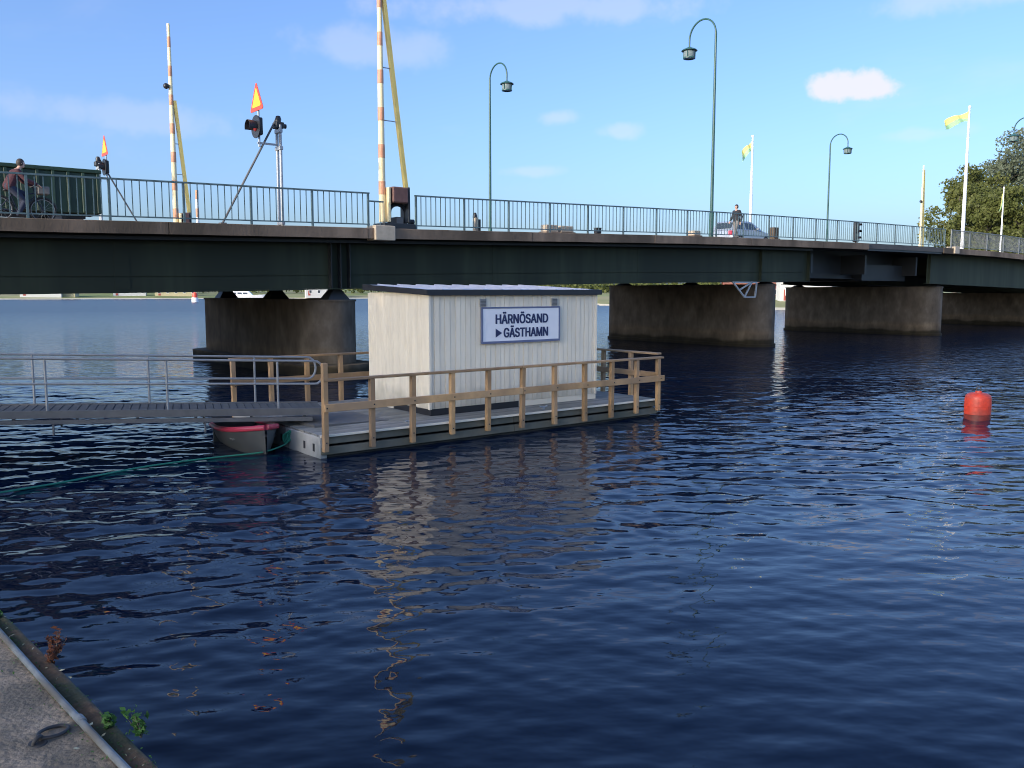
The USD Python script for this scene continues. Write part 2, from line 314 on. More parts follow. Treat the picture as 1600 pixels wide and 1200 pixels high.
_ds = np.array([-40, -25, -5, 4, 9, 19, 27, 33.5, 41.5, 55, 63, 70, 80, 90, 110, 140.]); _dz = np.array([4.6, 4.7, 4.86, 4.96, 5.06, 5.26, 5.45, 5.59, 5.70, 5.81, 5.79, 5.68, 5.4, 5.05, 4.2, 3.0])
from scipy.interpolate import PchipInterpolator
DZ = PchipInterpolator(_ds, _dz)
_gs = np.array([-40, -5, 4, 9, 19.5, 28, 34.7, 43, 57, 58, 72.6, 85, 100, 140]); _gz = np.array([2.8, 2.86, 2.91, 2.97, 3.18, 3.34, 3.44, 3.53, 3.50, 3.48, 3.2, 2.9, 2.4, 1.8])
GZ = PchipInterpolator(_gs, _gz)
C0, C1 = 26.7, 42.0

# ------------------------------------------------------------------ water
def build_water():
    ys = [-70, -40, -20, -8, -2]; y = 1.2
    while y < 30: ys.append(y); y *= 1.0042
    while y < 420: ys.append(y); y *= 1.018
    while y < 9000: ys.append(y); y *= 1.25
    ys = np.array(ys); ct = np.concatenate([[-9, -4, -2, -1.3, -1.0], np.linspace(-0.8, 0.8, 620), [1.0, 1.3, 2, 4, 9]])
    w = np.maximum(ys, 2) + 3.0
    X = w[:, None] * ct[None, :]; Y = np.repeat(ys[:, None], len(ct), 1)
    Z = np.zeros_like(X); r = np.random.default_rng(11)
    cell = np.maximum(w * (1.6 / 620), np.gradient(ys))[:, None]
    # gusts: rougher and calmer patches
    ns = lambda fx, fy, k: np.sin(X * fx + 1.3 * np.sin(Y * fy * 0.7 + k)) * np.cos(Y * fy + 1.1 * np.sin(X * fx * 0.6 + 2 * k))
    gust = np.clip(1.0 + 0.42 * ns(0.21, 0.30, 0.4) + 0.22 * ns(0.53, 0.41, 2.1), 0.35, 1.7)
    gust *= np.interp(Y, [2, 6, 11, 16, 40], [0.62, 0.70, 0.95, 1.12, 1.05])
    kept = np.zeros_like(X)
    for i in range(64):
        lam = 0.17 * (1.6 / 0.17) ** (r.random() ** 1.15); th = math.radians(105) + r.normal() * (0.42 + 0.15 * (lam < 0.5)); k = 2 * PI / lam
        slope = 0.0135 * (0.75 if lam < 0.28 else 1.35 if lam < 0.62 else 0.8); amp = slope / k; ph = r.random() * 2 * PI
        fade = np.clip((lam / np.maximum(cell, 1e-6) - 2.5) / 3.0, 0, 1); kept += fade / 64
        q = k * (X * math.cos(th) + Y * math.sin(th)) + ph
        q = q + 0.9 * np.sin(X * 0.37 / max(lam, .5) + Y * 0.23 + i)
        Z += amp * fade * np.cos(q)
    Z *= gust; Z[(ys < 0) | (ys > 450)] = 0; Z[:, :5] = 0; Z[:, -5:] = 0
    R, C = X.shape; idx = np.arange(R * C).reshape(R, C)
    f = np.stack([idx[:-1, :-1], idx[:-1, 1:], idx[1:, 1:], idx[1:, :-1]], -1).reshape(-1, 4)
    v = np.stack([X, Y, Z], -1).reshape(-1, 3)
    o = usdkit.mesh(stage, '/World/water', (v, f), M['water'], True)
    UsdGeom.PrimvarsAPI(o).CreatePrimvar('chop', Sdf.ValueTypeNames.FloatArray, 'vertex').Set(Vt.FloatArray.FromNumpy((1 - kept).ravel().astype(np.float32)))
    far = np.clip((np.log(np.maximum(np.hypot(X, Y), 1)) - math.log(30)) / math.log(5), 0, 1)  # waves too small to build out there become gloss
    UsdGeom.PrimvarsAPI(o).CreatePrimvar('far', Sdf.ValueTypeNames.FloatArray, 'vertex').Set(Vt.FloatArray.FromNumpy(far.ravel().astype(np.float32))); data(o.GetPrim(), 'dark blue rippled water of the strait', None, None, 'structure')


build_water()

# ------------------------------------------------------------------ land
def ground_strip(name, pts, mats, label):
    """a shore: pts = coast points from left to right; the land rises behind them"""
    pts = np.array(pts, float); away = pts / np.linalg.norm(pts, axis=1, keepdims=True)
    prof = [(0, -0.6), (6, 0.35), (16, 1.0), (60, 2.2), (200, 4.0), (700, 6.0), (6000, 8.0)]
    rows = [np.column_stack([pts + away * d, np.full(len(pts), z)]) for d, z in prof]
    t = thing(name, label=label, kind='structure'); n = len(pts)
    for nm, a, b, m in mats:
        v = np.vstack(rows[a:b + 1]); k = b - a
        f = [(i * n + j, i * n + j + 1, (i + 1) * n + j + 1, (i + 1) * n + j) for i in range(k) for j in range(n - 1)]
        part(t, nm, (v, np.array(f)), m, True)


def dense(pts, n=12, wob=1.0, seed=0):
    r = np.random.default_rng(seed); out = []
    for a, b in zip(pts[:-1], pts[1:]):
        for k in range(n): out.append(np.array(a) + (np.array(b) - np.array(a)) * k / n + r.normal(size=2) * wob)
    return out + [np.array(pts[-1], float)]


ground_strip('shore', dense([(-900, 420), (-420, 330), (-185, 312), (-125, 338), (-57, 350), (10, 240), (19, 178), (41, 137), (50, 104), (60, 74), (84, 62), (140, 50), (420, 20)], 10, 1.2, 3),
             [('beach', 0, 1, 'sand'), ('meadow', 1, 6, 'grass')], 'low grassy shore across the water beyond the bridge')

# quay on the near left: edge line through q0 and q1, land to its left
Q0 = np.array([-1.29, 3.03]); QD = np.array([-0.691, 0.723]); QD /= np.linalg.norm(QD); QN = np.array([QD[1], -QD[0]])  # QN points to the water
QZ = 1.25


def qp(t, d): return Q0 + QD * t + QN * d  # t along the edge, d towards the water


# ------------------------------------------------------------------ the bridge
def sweep(ss, prof, close=True):
    """prof(s) -> list of (c, z); swept along s in the bridge frame"""
    rows = [np.array([(s, c, z) for c, z in prof(s)]) for s in ss]; k = len(rows[0]); v = np.vstack(rows); f = []
    for i in range(len(ss) - 1):
        for j in range(k if close else k - 1):
            q = (j + 1) % k; f.append((i * k + j, (i + 1) * k + j, (i + 1) * k + q, i * k + q))
    f = np.array(f); f = np.vstack([f[:, [0, 1, 2]], f[:, [0, 2, 3]]])
    if close:
        cap = [(0, j, j + 1) for j in range(1, k - 1)]; e = (len(ss) - 1) * k
        f = np.vstack([f, cap, [(e, e + j + 1, e + j) for j in range(1, k - 1)]])
    return v, f


PIERS = [14.4, 40.0, 59.2, 82.0]


def build_bridge():
    b = thing('road_bridge', (0, 0, 0), BR, 'long low road bridge with dark green girders and brown concrete edge', 'bridge')
    d = lambda s: float(DZ(s)); g = lambda s: float(GZ(s))
    S = np.arange(-30, 121, 1.5)
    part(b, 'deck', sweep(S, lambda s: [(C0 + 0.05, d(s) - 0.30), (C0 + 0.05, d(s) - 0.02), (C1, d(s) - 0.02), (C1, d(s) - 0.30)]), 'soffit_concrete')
    part(b, 'footway', sweep(S, lambda s: [(C0 + 0.42, d(s) - 0.016), (C0 + 0.42, d(s) + 0.0), (C0 + 3.2, d(s) + 0.0), (C0 + 3.2, d(s) - 0.016)]), 'quay_concrete')
    part(b, 'roadway', sweep(S, lambda s: [(C0 + 3.21, d(s) - 0.14), (C0 + 3.21, d(s) - 0.012), (C1 - 2.0, d(s) - 0.012), (C1 - 2.0, d(s) - 0.14)]), 'asphalt')
    # edge beams: concrete in lengths with open joints; a dark steel edge on the opening span
    cuts = [-30, -22, -14, -6, 1.2, 8.3, 15.0, 22.4, 29.6, 36.7, 43.2, 48.0]
    for a, e in zip(cuts[:-1], cuts[1:]):
        ss = np.linspace(a + 0.012, e - 0.012, 7); o = RNG.normal() * 0.006
        part(b, 'edge_beam', sweep(ss, lambda s: [(C0 + o, d(s) - 0.36), (C0 + o, d(s) - 0.015), (C0 + o + 0.015, d(s) + 0.0), (C0 + 0.40, d(s) + 0.02), (C0 + 0.40, d(s) - 0.36)]), 'edge_concrete')
    part(b, 'steel_edge', sweep(np.linspace(48.02, 57.2, 9), lambda s: [(C0 + 0.1, d(s) - 0.42), (C0 + 0.1, d(s)), (C0 + 0.4, d(s) + 0.02), (C0 + 0.4, d(s) - 0.42)]), 'dark_steel')
    cuts = [57.25, 64.5, 71.8, 79, 86.2, 93.5, 101, 111, 120]
    for a, e in zip(cuts[:-1], cuts[1:]):
        ss = np.linspace(a + 0.012, e - 0.012, 7)
        part(b, 'edge_beam', sweep(ss, lambda s: [(C0, d(s) - 0.36), (C0, d(s) - 0.015), (C0 + 0.015, d(s)), (C0 + 0.40, d(s) + 0.02), (C0 + 0.40, d(s) - 0.36)]), 'edge_concrete')
    part(b, 'edge_beam', sweep(np.linspace(-30, 120, 60), lambda s: [(C1 - 0.4, d(s) - 0.36), (C1 - 0.4, d(s) + 0.02), (C1 + 0.1, d(s)), (C1 + 0.1, d(s) - 0.36)]), 'edge_concrete')

    def girder(c, s0, s1, m='girder_green', n=24, gz=g):
        ss = np.linspace(s0, s1, n); tz = lambda s: d(s) - 0.31
        p = part(b, 'girder', sweep(ss, lambda s: [(c - 0.012, gz(s) + 0.035), (c - 0.012, tz(s)), (c + 0.012, tz(s)), (c + 0.012, gz(s) + 0.035)]), m)
        part(p, 'bottom_flange', sweep(ss, lambda s: [(c - 0.20, gz(s)), (c - 0.20, gz(s) + 0.033), (c + 0.20, gz(s) + 0.033), (c + 0.20, gz(s))]), m)
        return p

    def stiff(p, c, s, w=0.016, out=0.17, m='girder_green'):
        part(p, 'stiffener', MB().box(s - w / 2, s + w / 2, c - 0.012 - out, c - 0.013, g(s) + 0.034, d(s) - 0.315), m)

    p = girder(27.75, -20, 43.3)
    for s in (14.0, 14.36, 14.72): stiff(p, 27.75, s, 0.03, 0.24, 'dark_steel')
    for s in (38.9,): stiff(p, 27.75, s)
    for s in (7.2, 21.4, 29.8): part(p, 'splice_plate', MB().box(s - 0.22, s + 0.22, 27.728, 27.737, g(s) + 0.1, d(s) - 0.4), 'girder_green')
    part(p, 'web_stiffener', sweep(np.linspace(-20, 43, 40), lambda s: [(27.70, g(s) + 0.5), (27.70, g(s) + 0.512), (27.737, g(s) + 0.512), (27.737, g(s) + 0.5)]), 'girder_green')
    part(p, 'end_plate', MB().box(43.31, 43.34, 27.55, 27.95, g(43.3), d(43.3) - 0.315), 'girder_green')
    q = girder(27.75, 57.2, 118)
    for s in (57.35, 81.6, 82.3): stiff(q, 27.75, s, 0.03)
    for c in (33.2, 38.6): girder(c, -20, 43.3, n=12); girder(c, 57.2, 118, n=12)
    gz2 = lambda s: g(s) + 0.25
    for c in (29.6, 34, 38.4): girder(c, 43.35, 57.15, 'dark_steel', 8, gz2)
    for s in (44.2, 50, 56.3): part(b, 'cross_beam', MB().box(s - 0.1, s + 0.1, 28.0, 39.0, g(s) + 0.5, d(s) - 0.6), 'dark_steel')
    for s in list(np.arange(-16, 43, 5.9)) + list(np.arange(61, 118, 6.5)): part(b, 'cross_beam', MB().box(s - 0.08, s + 0.08, 27.77, 38.58, g(s) + 0.7, d(s) - 0.5), 'girder_green')
    # counterweight bay of the opening span
    part(b, 'counterweight', MB().box(51.2, 56.6, 28.9, 38.8, g(54) + 0.15, g(54) + 1.15), 'dark_steel')
    # inspection bracket that hangs at the second pier
    br = MB(); z0 = g(37.4)
    for a, e in (((36.1, 27.3, z0), (37.1, 27.3, z0 - 0.78)), ((37.1, 27.3, z0 - 0.78), (38.0, 27.3, z0 - 0.78)), ((38.0, 27.3, z0 - 0.78), (38.1, 27.3, z0)), ((36.1, 27.3, z0 - 0.03), (38.1, 27.3, z0 - 0.03)), ((36.7, 27.3, z0 - 0.4), (37.7, 27.3, z0)), ((37.1, 27.3, z0 - 0.78), (37.7, 27.3, z0))):
        br.bar(a, e, 0.07, 0.07)
    part(b, 'inspection_bracket', br, 'grey_galvanised')
    # pedestals let into the edge
    part(b, 'pedestal', MB().cbox(15.25, 16.05, C0 - 0.09, C0 + 0.55, d(15.6) - 0.42, d(15.6) + 0.09, 0.02), 'pedestal_concrete')
    part(b, 'pedestal', MB().cbox(58.6, 59.25, C0 - 0.09, C0 + 0.5, d(59) - 0.34, d(59) + 0.12, 0.02), 'pedestal_concrete', label='pale concrete pedestal by the opening span')
    # piers: stadium plan with footing and bearings
    for i, s in enumerate(PIERS):
        th = 1.0 if i else 0.95; c0, c1 = 27.7 + th - 0.05, 39.5 - th; zt = g(s) - (0.22 if i else 0.44)
        a = np.linspace(-PI, 0, 13); poly = [(s + th * math.cos(t), c0 + th * math.sin(t)) for t in a] + [(s + th * math.cos(t), c1 - th * math.sin(t)) for t in a[::-1]]
        lift = lambda e, z0, z1: MB().prism([((x - s) * e + s, (y - 33.6) * (1 + (e - 1) * 0.17) + 33.6) for x, y in poly], z0, z1, 'z')
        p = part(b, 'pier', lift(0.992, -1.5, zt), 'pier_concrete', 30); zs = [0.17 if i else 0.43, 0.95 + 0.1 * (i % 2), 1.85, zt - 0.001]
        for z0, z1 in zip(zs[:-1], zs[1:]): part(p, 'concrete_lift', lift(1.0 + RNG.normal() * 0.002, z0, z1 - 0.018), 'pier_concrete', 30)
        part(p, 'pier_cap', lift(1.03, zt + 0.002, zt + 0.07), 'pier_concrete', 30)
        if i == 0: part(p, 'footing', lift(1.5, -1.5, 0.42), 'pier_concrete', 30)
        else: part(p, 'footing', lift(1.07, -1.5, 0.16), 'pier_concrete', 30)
        for c in (28.1, 33.2, 38.6):
            part(p, 'bearing', MB().hexa([(s - 0.42, c - 0.35, zt + 0.07), (s + 0.42, c - 0.35, zt + 0.07), (s + 0.42, c + 0.35, zt + 0.07), (s - 0.42, c + 0.35, zt + 0.07), (s - 0.16, c - 0.2, g(s) - 0.003), (s + 0.16, c - 0.2, g(s) - 0.003), (s + 0.16, c + 0.2, g(s) - 0.003), (s - 0.16, c + 0.2, g(s) - 0.003)]), 'dark_steel')
    part(b, 'abutment', MB().box(-24, -3.5, 27.2, 41.5, -1.5, 2.7), 'pier_concrete')
    part(b, 'abutment', MB().box(106, 120, 27.2, 41.5, -1.5, 2.0), 'pier_concrete')
    # water pipe stain-grey cable tray under the deck edge
    part(b, 'cable_tray', sweep(np.linspace(-20, 43, 20), lambda s: [(27.2, d(s) - 0.50), (27.2, d(s) - 0.40), (27.42, d(s) - 0.40), (27.42, d(s) - 0.50)]), 'dark_steel')


build_bridge()


def build_railing(s0, s1, label, m, pitch=0.22, posts=2.1, first=0, limit=300, c=C0 + 0.14, w=0.024, step=None):
    d = lambda s: float(DZ(s)); t = thing('bridge_railing', bw(s0, c, d(s0)), BR, label, 'railing', None)
    L = s1 - s0; z = lambda x: d(s0 + x) - d(s0)
    xs = np.arange(0, L + 0.01, 1.0) if L > 2 else np.array([0, L])
    xs[-1] = L
    part(t, 'top_rail', sweep(xs, lambda x: [(-0.035, z(x) + 1.165), (-0.035, z(x) + 1.215), (0.035, z(x) + 1.215), (0.035, z(x) + 1.165)]), m)
    part(t, 'bottom_rail', sweep(xs, lambda x: [(-0.02, z(x) + 0.11), (-0.02, z(x) + 0.15), (0.02, z(x) + 0.15), (0.02, z(x) + 0.11)]), m)
    n = int(L / posts); px = np.linspace(0.05, L - 0.05, n + 1)
    for x in px: part(t, 'post', MB().box(x - 0.032, x + 0.032, -0.03, 0.03, z(x) - 0.12, z(x) + 1.16), m)
    k = 0; rest = MB()
    for a, b in zip(px[:-1], px[1:]):
        q = max(2, round((b - a) / pitch))
        for j in range(1, q):
            x = a + (b - a) * j / q
            if k < limit: part(t, 'baluster', MB().box(x - w / 2, x + w / 2, -0.011, 0.011, z(x) + 0.152, z(x) + 1.163), m)
            else: rest.box(x - w / 2, x + w / 2, -0.011, 0.011, z(x) + 0.152, z(x) + 1.163)
            k += 1
    if rest.n: part(t, 'baluster', rest, m, kind='stuff')
    if step: # the last bay steps down to a lower rail
        part(t, 'low_rail', MB().box(L + 0.002, L + step, -0.03, 0.03, z(L) + 0.90, z(L) + 0.95), m)
        for j in (0.2, 0.42): part(t, 'baluster', MB().box(L + j - w / 2, L + j + w / 2, -0.011, 0.011, z(L) + 0.1, z(L) + 0.898), m)
    return t


build_railing(-8, 15.15, 'green steel railing on the bridge, the stretch left of the near barrier', 'rail_paint', step=0.55)
build_railing(17.0, 57.6, 'long green steel railing on the bridge, right of the near barrier', 'rail_paint')
build_railing(58.4, 112, 'pale grey steel railing on the right-hand approach of the bridge', 'rail_grey', pitch=0.17, posts=2.6, w=0.035)

# ------------------------------------------------------------------ street lamps
def build_lamp(label, loc, rot):
    t = thing('street_lamp', loc, rot, label, 'street lamp', 'green shepherd-crook lamps on the bridge')
    H = 10.45; R = 0.80; a = np.linspace(0, PI, 17)
    pts = [(0, 0, 0.0), (0, 0, 1.2), (0, 0, 1.22), (0, 0, 5), (0, 0, H - R)] + [(0, R - R * math.cos(k), H - R + R * math.sin(k)) for k in a[1:]] + [(0, 2 * R, H - R - 0.35)]
    rad = [0.115, 0.115, 0.085, 0.072, 0.058] + [0.045] * 16 + [0.035]
    part(t, 'pole', MB().tube(pts, rad, 12), 'lamp_green', 40)
    part(t, 'base_plate', MB().box(-0.2, 0.2, -0.2, 0.2, -0.1, 0.03), 'lamp_green')
    y, z = 2 * R, H - R - 0.35
    h = part(t, 'lamp_hood', MB().lathe([(0.0, z - 0.1), (0.38, z - 0.17), (0.40, z - 0.155), (0.33, z - 0.09), (0.16, z - 0.02), (0.05, z + 0.04), (0.0, z + 0.05)], 20, (0, y, 0)), 'lamp_green', 40)
    part(t, 'lamp_glass', MB().lathe([(0.0, z - 0.50), (0.24, z - 0.50), (0.27, z - 0.46), (0.29, z - 0.17)], 16, (0, y, 0)), 'lamp_glass', 40)
    part(t, 'lamp_cage', MB().lathe([(0.30, z - 0.53), (0.30, z - 0.47), (0.25, z - 0.53), (0.30, z - 0.53)], 16, (0, y, 0)), 'lamp_green', 40)
    for k in range(4):
        q = k * PI / 2 + 0.4; part(t, 'cage_bar', MB().tube([(0.29 * math.cos(q), y + 0.29 * math.sin(q), z - 0.5), (0.31 * math.cos(q), y + 0.31 * math.sin(q), z - 0.16)], 0.022, 6), 'lamp_green')
    return t


dz = lambda s: float(DZ(s))
LG = 'green shepherd-crook lamps on the bridge'
lamp0 = build_lamp('tallest green crook lamp on the near edge, beside the pedestrian and the silver car', bw(34.3, 27.3, dz(34.3)), BR)
copy(lamp0, bw(72.3, 27.3, dz(72.3) + 0.0), BR, 'green crook lamp cut by the right edge of the photo, above the trees', 'street lamp', LG)
copy(lamp0, bw(31.4, 41.3, dz(31.4)), BR + 180, 'green crook lamp on the far edge, right of the near red and white barrier', 'street lamp', LG)
copy(lamp0, bw(67.3, 41.3, dz(67.3) - 0.2), BR + 180, 'small far green crook lamp right of the silver car', 'street lamp', LG)

# ------------------------------------------------------------------ barriers
def build_barrier(loc, rot, label, H, spread, join, ball, side, bands=True):
    t = thing('road_barrier', loc, rot, label, 'barrier', None)
    part(t, 'boom', MB().tube([(0, 0, 0.15), (0, 0, H * 0.5), (0, 0, H)], [0.125, 0.105, 0.065], 10), 'cream_paint', 40)
    z = 1.1; rr = lambda q: float(np.interp(q, [0.15, H * 0.5, H], [0.125, 0.105, 0.065])) + 0.006
    while bands and z < H - 0.4:
        part(t, 'red_band', MB().tube([(0, 0, z), (0, 0, z + 0.46)], [rr(z), rr(z + 0.46)], 10), 'faded_red', 40); z += 1.27
    part(t, 'strut', MB().bar((spread, 0, 1.35), (0.14, 0, join), 0.14, 0.14, (0, 1, 0)), 'faded_yellow')
    for q in (0.35, 0.62):
        x = spread + (0.14 - spread) * q; zz = 1.35 + (join - 1.35) * q
        part(t, 'tie', MB().bar((0.1, 0, zz), (x, 0, zz), 0.03, 0.03), 'grey_galvanised')
    part(t, 'signal_ball', MB().solid(trimesh.creation.icosphere(2, 0.13).apply_translation((-0.2 * side, 0, ball))), 'black_paint', True)
    part(t, 'ball_bracket', MB().bar((-0.2 * side, 0, ball), (0, 0, ball), 0.04, 0.04), 'black_paint')
    # counterweight and drive
    part(t, 'pivot_plate', MB().cbox(0.10, 0.18, -0.28, 0.28, 0.15, 1.35, 0.01), 'cream_paint')
    part(t, 'pivot_plate', MB().cbox(spread - 0.08, spread, -0.28, 0.28, 0.15, 1.4, 0.01), 'dark_steel')
    part(t, 'counterweight', MB().cbox(0.24, spread - 0.1, -0.34, 0.34, 0.82, 1.38, 0.04), 'rust_brown')
    yk = MB(); a = np.linspace(0, PI, 9); cx = (0.24 + spread) / 2; r = (spread - 0.3) / 2
    yk.tube([(cx - r, 0, 0.05), (cx - r, 0, 0.5)] + [(cx - r * math.cos(k), 0, 0.5 + 0.3 * math.sin(k)) for k in a[1:-1]] + [(cx + r, 0, 0.5), (cx + r, 0, 0.05)], 0.075, 8)
    part(t, 'yoke', yk, 'black_paint', 40)
    part(t, 'drive_box', MB().cbox(cx - 0.16, cx + 0.12, -0.2, 0.2, 0.05, 0.34, 0.02), 'dull_alu')
    part(t, 'base_frame', MB().cbox(-0.16, spread + 0.14, -0.4, 0.4, -0.1, 0.1, 0.015), 'dark_steel')
    part(t, 'buffer', MB().tube([(spread + 0.12, 0, 0.2), (spread + 0.3, 0, 0.2)], 0.10, 10), 'black_paint', 40)
    return t


build_barrier(bw(15.85, 27.15, dz(15.9) + 0.1), BR, 'raised red and white barrier boom with yellow strut, nearest, standing on a pale pedestal', 9.9, 0.98, 8.0, 8.05, -1)
build_barrier(bw(13.15, 41.2, dz(13.1) + 0.08), BR, 'raised red and white barrier boom at far kerb, left of the traffic signals', 9.75, 0.62, 6.4, 7.0, 1)
build_barrier(bw(83.3, 41.2, dz(83.3) + 0.25), BR, 'raised yellowish barrier boom at the far end, left of the white flagpoles', 9.4, 0.62, 9.0, 6.0, 1, False)

# ------------------------------------------------------------------ traffic signals
def tri_plate(mb, cx, cz, hgt, y0, y1, axis_x=True, r=0.06):
    import shapely.geometry as sg
    w = hgt * 0.577; p = sg.Polygon([(-w, 0), (w, 0), (0, hgt)]).buffer(-r).buffer(r, 6); m = trimesh.creation.extrude_polygon(p, y1 - y0)
    v = m.vertices; return mb.add(np.stack([cx + v[:, 2] + y0, v[:, 0], cz + v[:, 1]], 1), m.faces)


def build_signal(loc, rot, label, mirror):
    k = -1 if mirror else 1; e = 1.0 if mirror else 0.0  # e: how far the head stands to the other side
    t = thing('traffic_signal', loc, rot, label, 'traffic signal', None)
    for y in (-0.13, 0.13): part(t, 'mast_tube', MB().tube([(0, y, 0), (0, y, 3.25)], 0.05, 10), 'grey_galvanised', 40)
    for z in (0.05, 2.45, 3.0): part(t, 'mast_plate', MB().cbox(-0.06, 0.06, -0.2, 0.2, z, z + 0.12, 0.01), 'grey_galvanised')
    part(t, 'brace', MB().tube([(-1.95 * k, 0, 0.02), (-0.06 * k, 0, 3.45)], 0.035, 8), 'dull_alu', 40)
    part(t, 'foot_plate', MB().cbox(-1.95 * k - 0.1, -1.95 * k + 0.1, -0.1, 0.1, -0.05, 0.03, 0.01), 'dull_alu')
    # signal head carried to the left of the mast
    part(t, 'arm', MB().bar((-0.05, 0, 2.62), (-0.72 + e, 0, 2.62), 0.06, 0.06), 'grey_galvanised')
    part(t, 'upright', MB().tube([(-0.66 + e, 0, 2.5), (-0.66 + e, 0, 4.0)], 0.035, 8), 'grey_galvanised', 40)
    h = part(t, 'back_board', MB().solid(trimesh.creation.cylinder(0.36, 0.03, sections=24).apply_transform(trimesh.transformations.rotation_matrix(PI / 2, (0, 1, 0))).apply_translation((-0.76 + e, 0, 3.12))), 'black_paint', 40)
    part(t, 'signal_body', MB().cbox(-0.75 + e, -0.60 + e, -0.2, 0.2, 2.85, 3.4, 0.03), 'black_paint')
    part(t, 'lens', MB().solid(trimesh.creation.icosphere(2, 0.13).apply_scale((0.4, 1, 1)).apply_translation((-0.78 + e, 0, 3.1))), 'lens_red', True)
    hood = MB(); a = np.linspace(math.radians(-20), math.radians(200), 15)
    v = []; 
    for x, rr in ((-0.775, 0.20), (-1.05, 0.22)): v += [(x + e, rr * math.cos(q), 3.1 + rr * math.sin(q)) for q in a]
    for x, rr in ((-0.775, 0.185), (-1.05, 0.205)): v += [(x + e, rr * math.cos(q), 3.1 + rr * math.sin(q)) for q in a]
    n = 15; f = []
    for j in range(n - 1): f += [(j, j + 1, n + j + 1, n + j), (2 * n + j, 3 * n + j, 3 * n + j + 1, 2 * n + j + 1), (n + j, n + j + 1, 3 * n + j + 1, 3 * n + j)]
    part(t, 'hood', hood.add(v, f), 'black_paint', 40)
    s = part(t, 'warning_sign', tri_plate(MB(), -0.66 + e, 3.62, 0.92, -0.06, -0.042), 'sign_red', label='triangular red and yellow warning sign')
    part(s, 'sign_field', tri_plate(MB(), -0.66 + e, 3.74, 0.62, -0.066, -0.0605, r=0.04), 'sign_yellow')
    part(t, 'bell_box', MB().cbox(-0.14, 0.14, -0.16, 0.16, 3.14, 3.34, 0.02), 'dark_steel')
    part(t, 'bell', MB().lathe([(0.0, 3.34), (0.09, 3.34), (0.10, 3.45), (0.07, 3.54), (0, 3.56)], 12), 'black_paint', 40)
    part(t, 'side_lamp', MB().tube([(0.12, 0.0, 3.24), (0.26, 0, 3.24)], 0.075, 10), 'black_paint', 40)
    return t


build_signal(bw(12.1, 27.3, dz(12.1)), BR, 'larger traffic signal under an orange warning triangle, on a grey twin mast', False)
build_signal(bw(9.95, 41.3, dz(9.9) + 0.2), BR, 'smaller traffic signal under an orange warning triangle, behind the green trailer', True)

t = thing('river_signal', bw(47.1, 27.05, dz(47.1)), BR, 'black three-lamp signal head standing low at the railing near the opening span', 'signal')
part(t, 'post', MB().tube([(0, 0, -0.05), (0, 0, 0.3)], 0.05, 8), 'black_paint', 40)
part(t, 'signal_head', MB().cbox(-0.17, 0.17, -0.1, 0.12, 0.06, 1.20, 0.03), 'black_paint')
for z in (0.26, 0.63, 1.0):
    part(t, 'lens', MB().solid(trimesh.creation.cylinder(0.09, 0.02, sections=14).apply_transform(trimesh.transformations.rotation_matrix(PI / 2, (1, 0, 0))).apply_translation((0, -0.115, z))), 'lens_red', 40)
    vz = MB(); a = np.linspace(0, PI, 9); v = [(0.12 * math.cos(q), y, z + 0.12 * math.sin(q)) for y in (-0.102, -0.30) for q in a]
    part(t, 'visor', vz.add(v, [(j, j + 1, 9 + j + 1, 9 + j) for j in range(8)]), 'black_paint', 40)

# ------------------------------------------------------------------ flags
def build_flag(loc, H, label, ang, L, drop, wid, seed, r0=0.10):
    t = thing('flagpole', loc, 0, label, 'flagpole', None)
    part(t, 'pole', MB().tube([(0, 0, -0.1), (0, 0, H * 0.5), (0, 0, H)], [r0, r0 * 0.8, r0 * 0.45], 10), 'white_paint', 40)
    part(t, 'finial', MB().solid(trimesh.creation.icosphere(2, r0 * 0.8).apply_translation((0, 0, H + 0.05))), 'white_paint', True)
    r = np.random.default_rng(seed); n, k = 26, 9; v = []
    for i in range(n + 1):
        x = L * i / n
        for j in range(k + 1):
            q = j / k; z = H - 0.15 - q * wid * (1 - 0.25 * i / n) - drop * (i / n) ** 1.15 - 0.12 * wid * math.sin(6 * i / n + 3 * q)
            off = 0.16 * math.sin(7 * x / max(L, 1) * 1.6 + 2.2 * q + seed) * (i / n) ** 0.6
            v.append((math.cos(ang) * x * 0.94 - math.sin(ang) * off - math.cos(ang) * 0.06, math.sin(ang) * x * 0.94 + math.cos(ang) * off, z))
    v = np.array(v); top, low = [], []
    for i in range(n):
        for j in range(k):
            a = i * (k + 1) + j; (top if j < 5 else low).append((a, a + 1, a + k + 2, a + k + 1))
    use = lambda q: (lambda u, i: (v[u], i.reshape(-1, 4)))(*np.unique(np.array(q), return_inverse=True))
    part(t, 'flag', use(top), 'flag_yellow', True, label='yellow band of the flag'); part(t, 'flag', use(low), 'flag_green', True, label='green band of the flag')
    return t


left = math.atan2(-0.10, -1.0)
build_flag(bw(61.3, 27.4, dz(61.3)), 9.45, 'tallest white flagpole, yellow and green flag blowing left, before the trees', left, 1.9, 0.75, 0.75, 1, 0.13)
build_flag(bw(56.6, 41.3, dz(56.6)), 8.9, 'white flagpole behind the pedestrian and silver car, its flag sagging left', left, 0.95, 1.0, 0.9, 2, 0.13)
build_flag(bw(101.6, 41.3, dz(101.6)), 9.6, 'white flagpole in front of the tall tree, its flag hanging limp', left, 0.45, 1.6, 1.0, 3, 0.11)

# ------------------------------------------------------------------ people
def capsule_hull(joints, bones):
    parts = []
    for a, b in bones:
        (pa, ra), (pb, rb) = joints[a], joints[b]
        A = m3.Manifold.sphere(ra, 14).translate(tuple(pa)); B = m3.Manifold.sphere(rb, 14).translate(tuple(pb)); parts.append(m3.Manifold.batch_hull([A, B]))
    return m3.Manifold.batch_boolean(parts, m3.OpType.Add)


